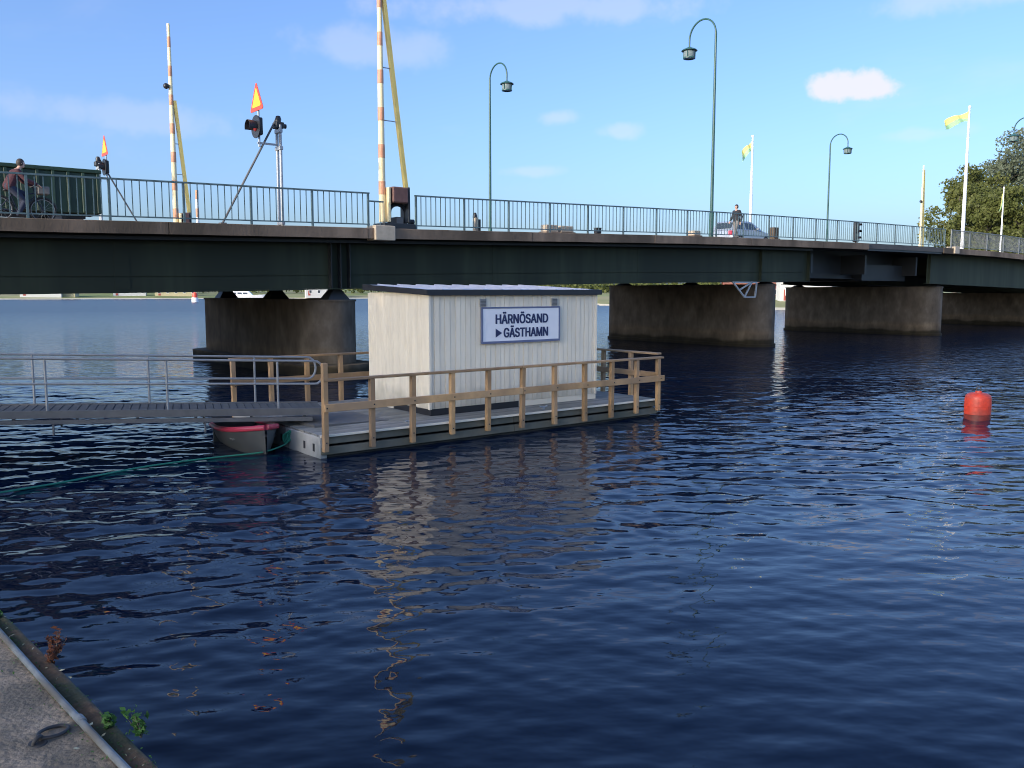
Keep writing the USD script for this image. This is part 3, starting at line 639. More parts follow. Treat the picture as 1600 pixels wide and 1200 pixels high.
def smooth_body(m, edge=0.03, it=10):
    m = m.refine_to_length(edge); q = m.to_mesh(); t = trimesh.Trimesh(q.vert_properties[:, :3], q.tri_verts); t.merge_vertices()
    trimesh.smoothing.filter_taubin(t, 0.5, 0.53, it); return t


def hand(j, name, wrist, d, side):
    """palm and five fingers from the wrist along d"""
    d = np.array(d, float) / np.linalg.norm(d); s = np.cross(d, (0, 0, 1.0)); s = s / np.linalg.norm(s) if np.linalg.norm(s) > 0.1 else np.array([0, 1.0, 0]); w = np.array(wrist, float); bones = []
    j[name + 'p'] = (w + d * 0.05, 0.026); bones.append((name, name + 'p'))
    for i, (o, l) in enumerate(((-0.028, 0.060), (-0.010, 0.075), (0.010, 0.07), (0.027, 0.052))):
        j[f'{name}k{i}'] = (w + d * 0.085 + s * o, 0.010); j[f'{name}m{i}'] = (w + d * (0.085 + l * 0.55) + s * o * 1.1 - np.array([0, 0, .006]), 0.009); j[f'{name}t{i}'] = (w + d * (0.085 + l) + s * o * 1.1 - np.array([0, 0, .02]), 0.008)
        bones += [(name + 'p', f'{name}k{i}'), (f'{name}k{i}', f'{name}m{i}'), (f'{name}m{i}', f'{name}t{i}')]
    j[name + 'h0'] = (w + d * 0.03 + s * 0.03 * side, 0.012); j[name + 'h1'] = (w + d * 0.075 + s * 0.055 * side, 0.009); bones += [(name, name + 'h0'), (name + 'h0', name + 'h1')]
    return bones


def build_person(loc, rot, label, J, shirt, trousers, hairlen=1.0, coat=0.0, hat=False):
    """J: joints in a local frame, x forward, y left; the body is one surface, the clothes are shells over it"""
    t = thing('person', loc, rot, label, 'person')
    j = dict(J); bones = [('hipc', 'chest'), ('chest', 'neck'), ('neck', 'head0'), ('hipl', 'hipr'), ('shl', 'shr'), ('hipc', 'hipl'), ('hipc', 'hipr'), ('chest', 'shl'), ('chest', 'shr'), ('hipl', 'chest'), ('hipr', 'chest')]
    for q in 'lr':
        bones += [('hip' + q, 'kn' + q), ('kn' + q, 'an' + q), ('an' + q, 'toe' + q), ('sh' + q, 'el' + q), ('el' + q, 'wr' + q)]
    d = lambda q: np.array(j['wr' + q][0]) - np.array(j['el' + q][0])
    hb = hand(j, 'wrl', j['wrl'][0], d('l'), 1) + hand(j, 'wrr', j['wrr'][0], d('r'), -1)
    body = capsule_hull(j, bones + hb); hc = np.array(j['head'][0]); fwd = np.array(j.get('face', ((1, 0, 0), 0))[0], float)
    skull = m3.Manifold.sphere(0.1, 20).scale((0.98, 0.78, 1.18)).translate(tuple(hc))
    jaw = m3.Manifold.sphere(0.06, 14).scale((1, 0.85, 0.9)).translate(tuple(hc + fwd * 0.03 - np.array([0, 0, 0.075])))
    nose = m3.Manifold.sphere(0.017, 8).scale((1.2, 0.8, 1.4)).translate(tuple(hc + fwd * 0.098 - np.array([0, 0, 0.02])))
    ears = [m3.Manifold.sphere(0.026, 8).scale((0.7, 0.4, 1.1)).translate(tuple(hc + np.array([0, y, -0.01]))) for y in (0.078, -0.078)]
    neck = m3.Manifold.batch_hull([m3.Manifold.sphere(0.055, 12).translate(tuple(j['neck'][0])), m3.Manifold.sphere(0.052, 12).translate(tuple(hc - np.array([0, 0, 0.06])))])
    body = m3.Manifold.batch_boolean([body, skull, jaw, nose, neck] + ears, m3.OpType.Add)
    part(t, 'body', MB().solid(smooth_body(body, 0.022, 6)), 'skin', True)
    for y in (0.032, -0.032): part(t, 'eye', MB().solid(trimesh.creation.icosphere(1, 0.011).apply_translation(hc + fwd * 0.088 + np.array([0, y, 0.012]))), 'black_paint', True)
    part(t, 'mouth', MB().solid(trimesh.creation.icosphere(1, 0.02).apply_scale((0.35, 1, 0.25)).apply_translation(hc + fwd * 0.088 + np.array([0, 0, -0.062]))), 'lens_red', True)

    def shell(b, grow):
        g2 = {k: (v[0], v[1] + grow) for k, v in j.items() if k != 'face'}; return capsule_hull(g2, b)
    sl = [('hipc', 'chest'), ('shl', 'shr'), ('chest', 'shl'), ('chest', 'shr'), ('hipl', 'chest'), ('hipr', 'chest'), ('hipl', 'hipr')] + [('sh' + q, 'el' + q) for q in 'lr'] + [('el' + q, 'wr' + q) for q in 'lr']
    s = shell(sl, 0.016)
    if coat: s = s + m3.Manifold.batch_hull([m3.Manifold.sphere(j['hipl'][1] + 0.03, 12).translate(tuple(np.array(j['hipl'][0]) + (0, .02, -coat * q))) for q in (0, 1)] + [m3.Manifold.sphere(j['hipr'][1] + 0.03, 12).translate(tuple(np.array(j['hipr'][0]) + (0, -.02, -coat * q))) for q in (0, 1)])
    part(t, 'jacket', MB().solid(smooth_body(s, 0.03, 8)), shirt, True)
    part(t, 'trousers', MB().solid(smooth_body(shell([('hipl', 'hipr'), ('hipc', 'hipl'), ('hipc', 'hipr')] + [('hip' + q, 'kn' + q) for q in 'lr'] + [('kn' + q, 'an' + q) for q in 'lr'], 0.013), 0.03, 8)), trousers, True)
    for q in 'lr': part(t, 'shoe', MB().solid(smooth_body(shell([('an' + q, 'toe' + q)], 0.012), 0.03, 4)), 'black_paint', True)
    hair = m3.Manifold.sphere(0.112, 20).scale((0.98, 0.80, 1.12)).translate(tuple(hc + np.array([0, 0, 0.012]) - fwd * 0.012))
    cut = m3.Manifold.cube((0.3, 0.4, 0.3), True).translate(tuple(hc + fwd * 0.19 - np.array([0, 0, 0.10])))
    cut2 = m3.Manifold.cube((0.5, 0.4, 0.3), True).translate(tuple(hc - np.array([0, 0, 0.19 + 0.03 * hairlen])))
    part(t, 'hair', MB().solid(hair - cut - cut2), 'hair_dark', 40)
    return t


walk = {'hipc': ((0, 0, 0.96), 0.125), 'chest': ((0.01, 0, 1.30), 0.14), 'neck': ((0.0, 0, 1.47), 0.06), 'head0': ((0.02, 0, 1.54), 0.055), 'head': ((0.025, 0, 1.635), 0.1),
        'hipl': ((0, 0.09, 0.92), 0.095), 'hipr': ((0, -0.09, 0.92), 0.095), 'shl': ((0, 0.17, 1.40), 0.065), 'shr': ((0, -0.17, 1.40), 0.065),
        'knl': ((0.17, 0.09, 0.50), 0.062), 'anl': ((0.20, 0.09, 0.09), 0.045), 'toel': ((0.36, 0.10, 0.045), 0.04),
        'knr': ((-0.03, -0.09, 0.50), 0.062), 'anr': ((-0.28, -0.09, 0.13), 0.045), 'toer': ((-0.14, -0.10, 0.045), 0.04),
        'ell': ((-0.13, 0.22, 1.14), 0.046), 'wrl': ((-0.06, 0.22, 0.90), 0.034), 'elr': ((0.06, -0.22, 1.13), 0.046), 'wrr': ((0.22, -0.21, 0.94), 0.034)}
build_person(bw(37.0, 27.85, dz(37.0)), BR + 180, 'pedestrian in a dark jacket and grey trousers on the footway beside the tallest lamp', walk, 'cloth_black', 'cloth_grey')
ride = {'hipc': ((-0.30, 0, 0.99), 0.125), 'chest': ((-0.12, 0, 1.31), 0.145), 'neck': ((-0.02, 0, 1.47), 0.06), 'head0': ((0.02, 0, 1.54), 0.055), 'head': ((0.05, 0, 1.64), 0.1),
        'hipl': ((-0.28, 0.09, 0.96), 0.098), 'hipr': ((-0.28, -0.09, 0.96), 0.098), 'shl': ((-0.06, 0.18, 1.39), 0.066), 'shr': ((-0.06, -0.18, 1.39), 0.066),
        'knl': ((0.12, 0.10, 0.78), 0.064), 'anl': ((-0.02, 0.11, 0.40), 0.045), 'toel': ((0.13, 0.12, 0.37), 0.04),
        'knr': ((0.08, -0.10, 0.58), 0.064), 'anr': ((-0.10, -0.11, 0.21), 0.045), 'toer': ((0.06, -0.12, 0.18), 0.04),
        'ell': ((0.12, 0.25, 1.16), 0.046), 'wrl': ((0.36, 0.24, 1.06), 0.034), 'elr': ((0.12, -0.25, 1.16), 0.046), 'wrr': ((0.36, -0.24, 1.06), 0.034)}
CY = (4.72, 28.3)
build_person(bw(*CY, dz(CY[0])), BR, 'cyclist in a maroon top riding past the green trailer', ride, 'cloth_maroon', 'cloth_navy')


def build_bicycle():
    t = thing('bicycle', bw(*CY, dz(CY[0])), BR, 'bicycle ridden by the person in a maroon top beside the green trailer', 'bicycle')
    for x in (-0.55, 0.55):
        a = np.linspace(0, 2 * PI, 33); w = part(t, 'wheel', MB().tube([(x + 0.335 * math.cos(k), 0, 0.345 + 0.335 * math.sin(k)) for k in a], 0.018, 8, False), 'rubber', True)
        part(w, 'rim', MB().tube([(x + 0.31 * math.cos(k), 0, 0.345 + 0.31 * math.sin(k)) for k in a], 0.011, 6, False), 'alu', True)
        sp = MB()
        for k in range(14): sp.tube([(x, 0, 0.345), (x + 0.31 * math.cos(k * PI / 7), 0, 0.345 + 0.31 * math.sin(k * PI / 7))], 0.003, 4)
        part(w, 'spokes', sp, 'alu'); part(t, 'mudguard', MB().tube([(x + 0.37 * math.cos(k), 0, 0.345 + 0.37 * math.sin(k)) for k in np.linspace(0.2, PI - 0.1, 14)], 0.02, 6), 'dark_steel', True)
    fr = MB()
    for a, b in (((-0.55, 0.345), (-0.1, 0.28)), ((-0.1, 0.28), (-0.28, 0.84)), ((-0.1, 0.28), (0.36, 0.74)), ((-0.25, 0.72), (0.34, 0.82)), ((-0.55, 0.345), (-0.25, 0.72)), ((0.38, 0.68), (0.55, 0.345)), ((0.32, 1.0), (0.38, 0.68))):
        fr.tube([(a[0], 0, a[1]), (b[0], 0, b[1])], 0.017, 8)
    part(t, 'frame', fr, 'cloth_navy', 40)
    part(t, 'handlebar', MB().tube([(0.30, 0.27, 1.02), (0.36, 0.16, 1.04), (0.33, 0, 1.0), (0.36, -0.16, 1.04), (0.30, -0.27, 1.02)], 0.014, 8), 'alu', True)
    part(t, 'saddle', MB().solid(m3.Manifold.batch_hull([m3.Manifold.sphere(0.09, 12).scale((1, 1, 0.4)).translate((-0.36, 0, 0.86)), m3.Manifold.sphere(0.03, 10).translate((-0.12, 0, 0.86))])), 'black_paint', 40)
    part(t, 'basket', MB().cbox(0.42, 0.72, -0.18, 0.18, 0.80, 1.02, 0.02), 'cloth_grey')
    for y, k in ((0.09, -1), (-0.09, 1)): part(t, 'pedal', MB().bar((-0.1, y, 0.28), (-0.05, y * 1.2, 0.28 - 0.12 * k), 0.02, 0.03), 'black_paint')


build_bicycle()

# ------------------------------------------------------------------ trailer, car and small things on the bridge
def build_trailer():
    s0, s1, ca, cb = 0.3, 7.15, 29.6, 30.9; t = thing('trailer', bw(s0, ca, dz(4)), BR, 'dark green ribbed box trailer standing on the roadway behind the cyclist', 'trailer'); L, W = s1 - s0, cb - ca; z0, z1 = 0.44, 1.80
    part(t, 'box', MB().cbox(0, L, 0, W, z0, z1 - 0.12, 0.02), 'tarp_green')
    part(t, 'top_rail', MB().cbox(-0.05, L + 0.05, -0.06, W + 0.06, z1 - 0.12, z1, 0.02), 'tarp_green')
    k = 0
    for x in np.linspace(0.06, L - 0.06, 17): part(t, 'rib', MB().cbox(x - 0.045, x + 0.045, -0.055, -0.002, z0 + 0.02, z1 - 0.123, 0.012), 'tarp_green_rib' if k % 2 else 'tarp_green'); k += 1
    for y in (0.2, W / 2, W - 0.2): part(t, 'rib', MB().cbox(L + 0.002, L + 0.05, y - 0.05, y + 0.05, z0 + 0.02, z1 - 0.123, 0.012), 'tarp_green_rib')
    part(t, 'chassis', MB().box(0.1, L - 0.4, 0.25, W - 0.25, z0 - 0.14, z0 - 0.003), 'dark_steel')
    for x in (1.2, 2.3, 5.6):
        for y in (0.1, W - 0.32):
            w = part(t, 'wheel', MB().solid(trimesh.creation.cylinder(0.26, 0.22, sections=20).apply_transform(trimesh.transformations.rotation_matrix(PI / 2, (1, 0, 0))).apply_translation((x, y + 0.11, 0.26))), 'rubber', 40)
            part(w, 'rim', MB().solid(trimesh.creation.cylinder(0.15, 0.23, sections=16).apply_transform(trimesh.transformations.rotation_matrix(PI / 2, (1, 0, 0))).apply_translation((x, y + 0.11, 0.26))), 'dull_alu', 40)
    part(t, 'tail_lamp', MB().cbox(L + 0.052, L + 0.07, 0.1, 0.3, z0 + 0.05, z0 + 0.15, 0.005), 'lens_red')


build_trailer()


def build_car():
    t = thing('car', bw(42.4, 32.2, dz(44) - 0.012), BR, 'silver hatchback driving away behind the pedestrian', 'car'); W = 1.68
    # body as lofted sections across the width
    low = [(0.06, 0.28), (0.0, 0.55), (0.06, 0.86), (0.18, 0.95), (3.05, 0.95), (3.75, 0.82), (4.12, 0.66), (4.18, 0.45), (4.1, 0.26)]
    rows = []
    for y, k in ((0, 0.90), (0.08, 0.985), (0.22, 1.0), (W - 0.22, 1.0), (W - 0.08, 0.985), (W, 0.90)): rows.append([((x - 2.1) * (0.97 + 0.03 * (k - 0.9) * 10) + 2.1, y, 0.26 + (z - 0.26) * k) for x, z in low])
    n = len(low); v = np.vstack(rows); f = []
    for i in range(5):
        for q in range(n): f.append((i * n + q, i * n + (q + 1) % n, (i + 1) * n + (q + 1) % n, (i + 1) * n + q))
    f = np.array(f); f = np.vstack([f[:, [0, 1, 2]], f[:, [0, 2, 3]], [(0, q + 1, q) for q in range(1, n - 1)], [(5 * n, 5 * n + q, 5 * n + q + 1) for q in range(1, n - 1)]])
    part(t, 'body', (v, f), 'car_silver', 35)
    cab = [(0.22, 0.93), (0.42, 1.40), (0.62, 1.46), (1.9, 1.46), (2.25, 1.38), (3.05, 0.94)]
    rows = [[(x, y0 + (0.14 if z > 1.1 else 0.0) * sg, z) for x, z in cab] for y0, sg in ((0.06, 1), (W - 0.06, -1))]; v = np.vstack(rows); n = len(cab)
    f = [(q, (q + 1) % n, n + (q + 1) % n, n + q) for q in range(n)]; f = np.array(f); f = np.vstack([f[:, [0, 1, 2]], f[:, [0, 2, 3]], [(0, q + 1, q) for q in range(1, n - 1)], [(n, n + q, n + q + 1) for q in range(1, n - 1)]])
    part(t, 'cabin', (v, f), 'car_silver', 30)
    for side, y in ((1, 0.06), (-1, W - 0.06)):
        for x0, x1, xt0, xt1 in ((0.55, 1.30, 0.66, 1.30), (1.40, 2.55, 1.40, 2.12)):
            o = -0.012 * side; yb, yt = y + 0.02 * side + o, y + 0.125 * side + o
            part(t, 'side_window', MB().hexa([(x0, yb, 0.97), (x1, yb, 0.97), (x1, yb + 0.01, 0.97), (x0, yb + 0.01, 0.97), (xt0, yt, 1.36), (xt1, yt, 1.36), (xt1, yt + 0.01, 1.36), (xt0, yt + 0.01, 1.36)]), 'car_glass')
    part(t, 'windscreen', MB().hexa([(3.02, 0.22, 0.985), (3.04, 0.22, 0.985), (3.04, W - 0.22, 0.985), (3.02, W - 0.22, 0.985), (2.32, 0.26, 1.37), (2.34, 0.26, 1.37), (2.34, W - 0.26, 1.37), (2.32, W - 0.26, 1.37)]), 'car_glass')
    part(t, 'rear_window', MB().hexa([(0.235, 0.25, 1.0), (0.25, 0.25, 1.0), (0.25, W - 0.25, 1.0), (0.235, W - 0.25, 1.0), (0.385, 0.28, 1.36), (0.40, 0.28, 1.36), (0.40, W - 0.28, 1.36), (0.385, W - 0.28, 1.36)]), 'car_glass')
    for y in (0.04, W - 0.28): part(t, 'tail_light', MB().cbox(-0.012, 0.14, y, y + 0.24, 0.60, 0.86, 0.02), 'boat_red')
    for y in (0.08, W - 0.36): part(t, 'headlight', MB().cbox(4.0, 4.14, y, y + 0.28, 0.60, 0.74, 0.02), 'lamp_glass')
    part(t, 'bumper', MB().cbox(-0.05, 0.1, 0.06, W - 0.06, 0.30, 0.50, 0.03), 'car_silver'); part(t, 'bumper', MB().cbox(4.06, 4.22, 0.06, W - 0.06, 0.26, 0.46, 0.03), 'car_silver')
    for x in (0.78, 3.35):
        for y in (0.0, W - 0.19):
            w = part(t, 'wheel', MB().solid(trimesh.creation.cylinder(0.31, 0.20, sections=22).apply_transform(trimesh.transformations.rotation_matrix(PI / 2, (1, 0, 0))).apply_translation((x, y + 0.095, 0.31))), 'rubber', 40)
            part(w, 'rim', MB().solid(trimesh.creation.cylinder(0.20, 0.215, sections=18).apply_transform(trimesh.transformations.rotation_matrix(PI / 2, (1, 0, 0))).apply_translation((x, y + 0.095, 0.31))), 'alu', 40)
    for y in (-0.1, W - 0.08): part(t, 'mirror', MB().cbox(2.45, 2.6, y, y + 0.18, 0.98, 1.1, 0.03), 'car_silver')


build_car()


def block(s, c, w, dd, h, label, name='kerb_block', cat='block', m='pedestal_concrete', group=None):
    t = thing(name, bw(s, c, dz(s)), BR, label, cat, group)
    part(t, 'block', MB().cbox(-w / 2, w / 2, -dd / 2, dd / 2, -0.02, h, 0.03), m); part(t, 'plinth', MB().cbox(-w / 2 - 0.06, w / 2 + 0.06, -dd / 2 - 0.06, dd / 2 + 0.06, -0.05, 0.08, 0.02), 'edge_concrete'); return t


block(24.0, 27.5, 0.66, 0.4, 0.36, 'brown concrete block on the kerb, the left one of a touching pair')
block(24.85, 27.5, 0.72, 0.4, 0.33, 'brown concrete block on the kerb, the right one of a touching pair')
block(33.1, 27.35, 0.5, 0.4, 0.30, 'low brown concrete block at the foot of the tallest lamp')
block(39.6, 27.4, 0.42, 0.35, 0.66, 'narrow grey kerb block just right of the silver car', m='edge_concrete')
t = thing('junction_box', bw(26.6, 27.3, dz(26.6)), BR, 'small dark junction box on the bridge kerb right of the concrete block pair', 'box')
part(t, 'case', MB().cbox(-0.14, 0.14, -0.1, 0.1, 0.04, 0.26, 0.02), 'black_paint'); part(t, 'lid', MB().cbox(-0.16, 0.16, -0.12, 0.12, 0.262, 0.29, 0.01), 'dull_alu'); part(t, 'foot', MB().box(-0.1, 0.1, -0.06, 0.06, -0.05, 0.038), 'dark_steel')
t = thing('kerb_post', bw(19.95, 27.1, dz(19.9)), BR, 'short black and tan post on the bridge edge left of the far lamp', 'post')
part(t, 'shaft', MB().cbox(-0.13, 0.02, -0.09, 0.09, -0.05, 0.52, 0.015), 'pedestal_concrete'); part(t, 'cap', MB().lathe([(0, 0.5), (0.09, 0.52), (0.08, 0.62), (0.05, 0.7), (0, 0.71)], 12, (-0.08, 0, 0)), 'black_paint', 40); part(t, 'face_plate', MB().cbox(0.022, 0.14, -0.09, 0.09, -0.05, 0.46, 0.012), 'black_paint')
t = thing('marker_post', bw(11.5, 33.5, dz(11.5) - 0.0), BR, 'thin red and white marker post behind the railing beside the signal brace', 'post')
for k in range(5): part(t, 'band', MB().tube([(0, 0, 0.34 * k), (0, 0, 0.34 * k + 0.339)], 0.06, 10), 'faded_red' if k % 2 == 0 else 'white_paint', 40)

# ------------------------------------------------------------------ pontoon
PA = np.array([-3.42, 15.31]); PR = 38.0; PUX = np.array([math.cos(math.radians(PR)), math.sin(math.radians(PR))]); PNX = np.array([-PUX[1], PUX[0]])
PL, PW, PDZ = 8.8, 4.35, 0.42


def pw(x, y, z=0.0): p = PA + PUX * x + PNX * y; return (p[0], p[1], z)


def build_pontoon():
    t = thing('pontoon', (PA[0], PA[1], 0), PR, 'floating timber-decked pontoon carrying the cream hut', 'pontoon')
    part(t, 'float', MB().cbox(0.12, PL - 0.12, 0.10, PW - 0.10, -0.5, 0.14, 0.03), 'hull_dark')
    # pale concrete end panels towards the gangway
    for k in range(3):
        y0 = 0.02 + k * (PW - 0.04) / 3; part(t, 'end_panel', MB().cbox(-0.02, 0.118, y0 + 0.008, y0 + (PW - 0.04) / 3 - 0.008, -0.10, 0.385, 0.012), 'hull_grey')
        part(t, 'end_slot', MB().cbox(-0.026, -0.021, y0 + 0.22, y0 + 0.30, 0.10, 0.24, 0.001), 'black_paint'); part(t, 'end_slot', MB().cbox(-0.026, -0.021, y0 + 0.62, y0 + 0.70, 0.10, 0.24, 0.001), 'black_paint')
    for z0, z1, o in ((0.06, 0.20, 0.0), (0.245, 0.385, 0.03)):
        for x0, x1 in ((0.0, 4.4), (4.405, PL)): part(t, 'edge_beam', MB().cbox(x0, x1, o, o + 0.09, z0, z1, 0.008), 'beam_wood')
    part(t, 'edge_beam', MB().cbox(PL - 0.09, PL + 0.0, 0.125, PW, 0.1, 0.385, 0.008), 'beam_wood'); part(t, 'edge_beam', MB().cbox(0, PL, PW - 0.09, PW, 0.1, 0.38, 0.008), 'beam_wood')
    n = 31; w = PW / n; r = np.random.default_rng(5)
    for k in range(n):
        cut = 2.6 + 3.6 * r.random()
        for x0, x1 in ((0.0, cut), (cut + 0.005, PL)): part(t, 'deck_plank', MB().box(x0 + r.uniform(-.012, .004), x1 + (r.uniform(-.004, .012) if x1 == PL else 0), k * w + 0.004, (k + 1) * w - 0.004, 0.388, PDZ + r.normal() * 0.0018), 'deck_wood')
    part(t, 'deck_trim', MB().cbox(-0.03, PL + 0.02, -0.035, 0.0, 0.387, PDZ + 0.006, 0.004), 'hut_trim', label='pale worn edging strip of the deck')
    for k, x in enumerate((2.0, 5.4)): part(t, 'mooring_cleat', MB().tube([(x - 0.11, 0.24, PDZ + 0.07), (x - 0.04, 0.24, PDZ + 0.05), (x + 0.04, 0.24, PDZ + 0.05), (x + 0.11, 0.24, PDZ + 0.07)], 0.018, 8).box(x - 0.03, x + 0.03, 0.22, 0.26, PDZ, PDZ + 0.05), 'grey_galvanised', 40)
    # ramp plate where the gangway lands
    part(t, 'landing_plate', MB().hexa([(0.3, 0.9, PDZ + 0.004), (1.9, 0.9, PDZ + 0.004), (1.9, 2.4, PDZ + 0.004), (0.3, 2.4, PDZ + 0.004), (0.3, 0.9, PDZ + 0.05), (1.9, 0.9, PDZ + 0.012), (1.9, 2.4, PDZ + 0.012), (0.3, 2.4, PDZ + 0.05)]), 'dull_alu')


build_pontoon()


def build_wood_rail():
    t = thing('wooden_railing', (PA[0], PA[1], 0), PR, 'brown pine railing running round the pontoon deck', 'railing'); RN = np.random.default_rng(9)
    zt, zm = 1.40, 0.93
    def post(x, y, dx, dy, top, bot):
        a = RN.normal() * 0.008; m = MB().cbox(x - 0.048 + a, x + 0.048 + a, y - 0.048, y + 0.048, bot, top, 0.006); m.v[0] = m.v[0] + np.outer(m.v[0][:, 2] - bot, [RN.normal() * 0.009, 0, 0])
        p = part(t, 'post', m, 'pine_wood')
        for z in (0.93, 0.30): part(p, 'bolt', MB().cbox(x + a - 0.013, x + a + 0.013, y - (0.105 if z > .5 else 0.056), y - (0.096 if z > .5 else 0.0485), z - 0.013, z + 0.013, 0.003), 'iron')
    xs = [0.05, 0.98, 1.87, 2.76, 3.65, 4.55, 5.44, 6.33, 7.17, 7.98, 8.72]
    for i, x in enumerate(xs): post(x, -0.085, 0, 0, (1.74 if i == 0 else zt - 0.002) + RN.normal() * (0.01 if i == 0 else 0), 0.13 + RN.normal() * 0.02)
    for x0, x1 in ((0.0, 4.5), (4.505, PL + 0.05)):
        part(t, 'top_rail', MB().cbox(x0, x1, -0.15, 0.0, zt, zt + 0.045, 0.006), 'pine_wood')
        part(t, 'mid_rail', MB().cbox(x0 - 0.0, x1, -0.18, -0.134, zm - 0.07, zm + 0.07, 0.006), 'pine_wood')
    # right end
    for y in (0.95, 1.95, 2.95, PW - 0.06): post(PL + 0.06, y, 0, 0, zt - 0.002 + 0.08, 0.2)
    part(t, 'top_rail', MB().cbox(PL - 0.02, PL + 0.14, 0.02, PW, zt + 0.08, zt + 0.125, 0.006), 'pine_wood')
    part(t, 'mid_rail', MB().cbox(PL - 0.033, PL + 0.011, 0.0, PW, zm - 0.0, zm + 0.13, 0.006), 'pine_wood')
    # back
    for x in list(np.arange(0.05, PL, 0.86)): post(x, PW + 0.05, 0, 0, 1.50, 0.2)
    for x0, x1 in ((-0.04, 4.4), (4.405, PL)):
        part(t, 'top_rail', MB().cbox(x0, x1, PW - 0.02, PW + 0.12, 1.502, 1.547, 0.006), 'pine_wood'); part(t, 'mid_rail', MB().cbox(x0, x1, PW - 0.044, PW + 0.001, 0.95, 1.08, 0.006), 'pine_wood')


build_wood_rail()

HX, HY, HL, HD, HZ0, HZ1 = 2.85, 0.87, 4.72, 2.55, 0.56, 2.99


def build_hut():
    t = thing('service_hut', pw(HX, HY, PDZ), PR, 'cream board-clad hut with a dark-edged flat roof on the pontoon', 'hut'); o = PDZ; a, b = HZ0 - o, HZ1 - o
    part(t, 'core', MB().box(0.03, HL - 0.03, 0.03, HD - 0.03, a, b - 0.02), 'hut_trim')
    n = 36; w = HL / n; r = np.random.default_rng(3)
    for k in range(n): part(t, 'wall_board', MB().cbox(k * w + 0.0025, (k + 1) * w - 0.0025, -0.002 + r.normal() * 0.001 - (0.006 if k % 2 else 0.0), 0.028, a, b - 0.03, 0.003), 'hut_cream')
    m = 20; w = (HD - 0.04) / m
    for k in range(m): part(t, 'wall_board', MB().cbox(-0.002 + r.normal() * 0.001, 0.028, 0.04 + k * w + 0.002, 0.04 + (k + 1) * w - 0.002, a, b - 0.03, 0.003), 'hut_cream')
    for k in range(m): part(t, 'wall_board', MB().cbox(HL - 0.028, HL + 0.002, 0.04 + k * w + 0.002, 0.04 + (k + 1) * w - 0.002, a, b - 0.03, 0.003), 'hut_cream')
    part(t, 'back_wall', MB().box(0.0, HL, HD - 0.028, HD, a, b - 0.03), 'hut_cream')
    for x, y in ((-0.012, -0.022), (HL - 0.05, -0.022)): part(t, 'corner_board', MB().cbox(x, x + 0.062, y, y + 0.062, a - 0.01, b - 0.025, 0.005), 'hut_trim')
    part(t, 'base_beam', MB().box(0.02, 2.35, -0.015, 0.10, 0.004, a - 0.002), 'black_paint'); part(t, 'base_beam', MB().box(0.02, 0.12, 0.105, 1.5, 0.004, a - 0.002), 'black_paint')
    part(t, 'plinth', MB().box(2.36, HL, 0.0, 0.08, 0.01, a - 0.003), 'hut_trim'); part(t, 'plinth', MB().box(0.02, 0.10, 1.51, HD, 0.004, a - 0.002), 'hut_trim')
    # mono-pitch roof, low at the front
    z0, z1 = b + 0.0, b + 0.12; ov = 0.07
    rf = part(t, 'roof', MB().hexa([(-ov, -ov, z0), (HL + ov, -ov, z0), (HL + ov, HD + ov, z1), (-ov, HD + ov, z1), (-ov, -ov, z0 + 0.035), (HL + ov, -ov, z0 + 0.035), (HL + ov, HD + ov, z1 + 0.035), (-ov, HD + ov, z1 + 0.035)]), 'roof_metal')
    for x in np.linspace(0.3, HL - 0.3, 9): part(rf, 'roof_seam', MB().bar((x, -ov, z0 + 0.045), (x, HD + ov, z1 + 0.045), 0.02, 0.03), 'roof_metal')
    part(rf, 'fascia', MB().cbox(-ov, HL + ov, -ov - 0.025, -ov - 0.001, z0 - 0.075, z0 + 0.045, 0.003), 'black_paint')
    part(rf, 'fascia', MB().hexa([(-ov - 0.025, -ov - 0.02, z0 - 0.07), (-ov - 0.001, -ov - 0.02, z0 - 0.07), (-ov - 0.001, HD + ov, z1 - 0.08), (-ov - 0.025, HD + ov, z1 - 0.08), (-ov - 0.025, -ov - 0.02, z0 + 0.045), (-ov - 0.001, -ov - 0.02, z0 + 0.045), (-ov - 0.001, HD + ov, z1 + 0.045), (-ov - 0.025, HD + ov, z1 + 0.045)]), 'black_paint')
    part(rf, 'fascia', MB().hexa([(HL + ov + 0.001, -ov - 0.02, z0 - 0.07), (HL + ov + 0.025, -ov - 0.02, z0 - 0.07), (HL + ov + 0.025, HD + ov, z1 - 0.08), (HL + ov + 0.001, HD + ov, z1 - 0.08), (HL + ov + 0.001, -ov - 0.02, z0 + 0.045), (HL + ov + 0.025, -ov - 0.02, z0 + 0.045), (HL + ov + 0.025, HD + ov, z1 + 0.045), (HL + ov + 0.001, HD + ov, z1 + 0.045)]), 'black_paint')
    for x in (1.36, 3.38):
        v = part(t, 'wall_vent', MB().cbox(x - 0.085, x + 0.085, -0.034, -0.014, b - 0.32, b - 0.15, 0.005), 'vent_grey')
        for k in range(5): part(v, 'vent_slat', MB().bar((x - 0.07, -0.04, b - 0.295 + k * 0.03), (x + 0.07, -0.04, b - 0.295 + k * 0.03), 0.014, 0.012), 'dull_alu')
    # a band of electric conduit and a hook on the end wall
    return t


build_hut()


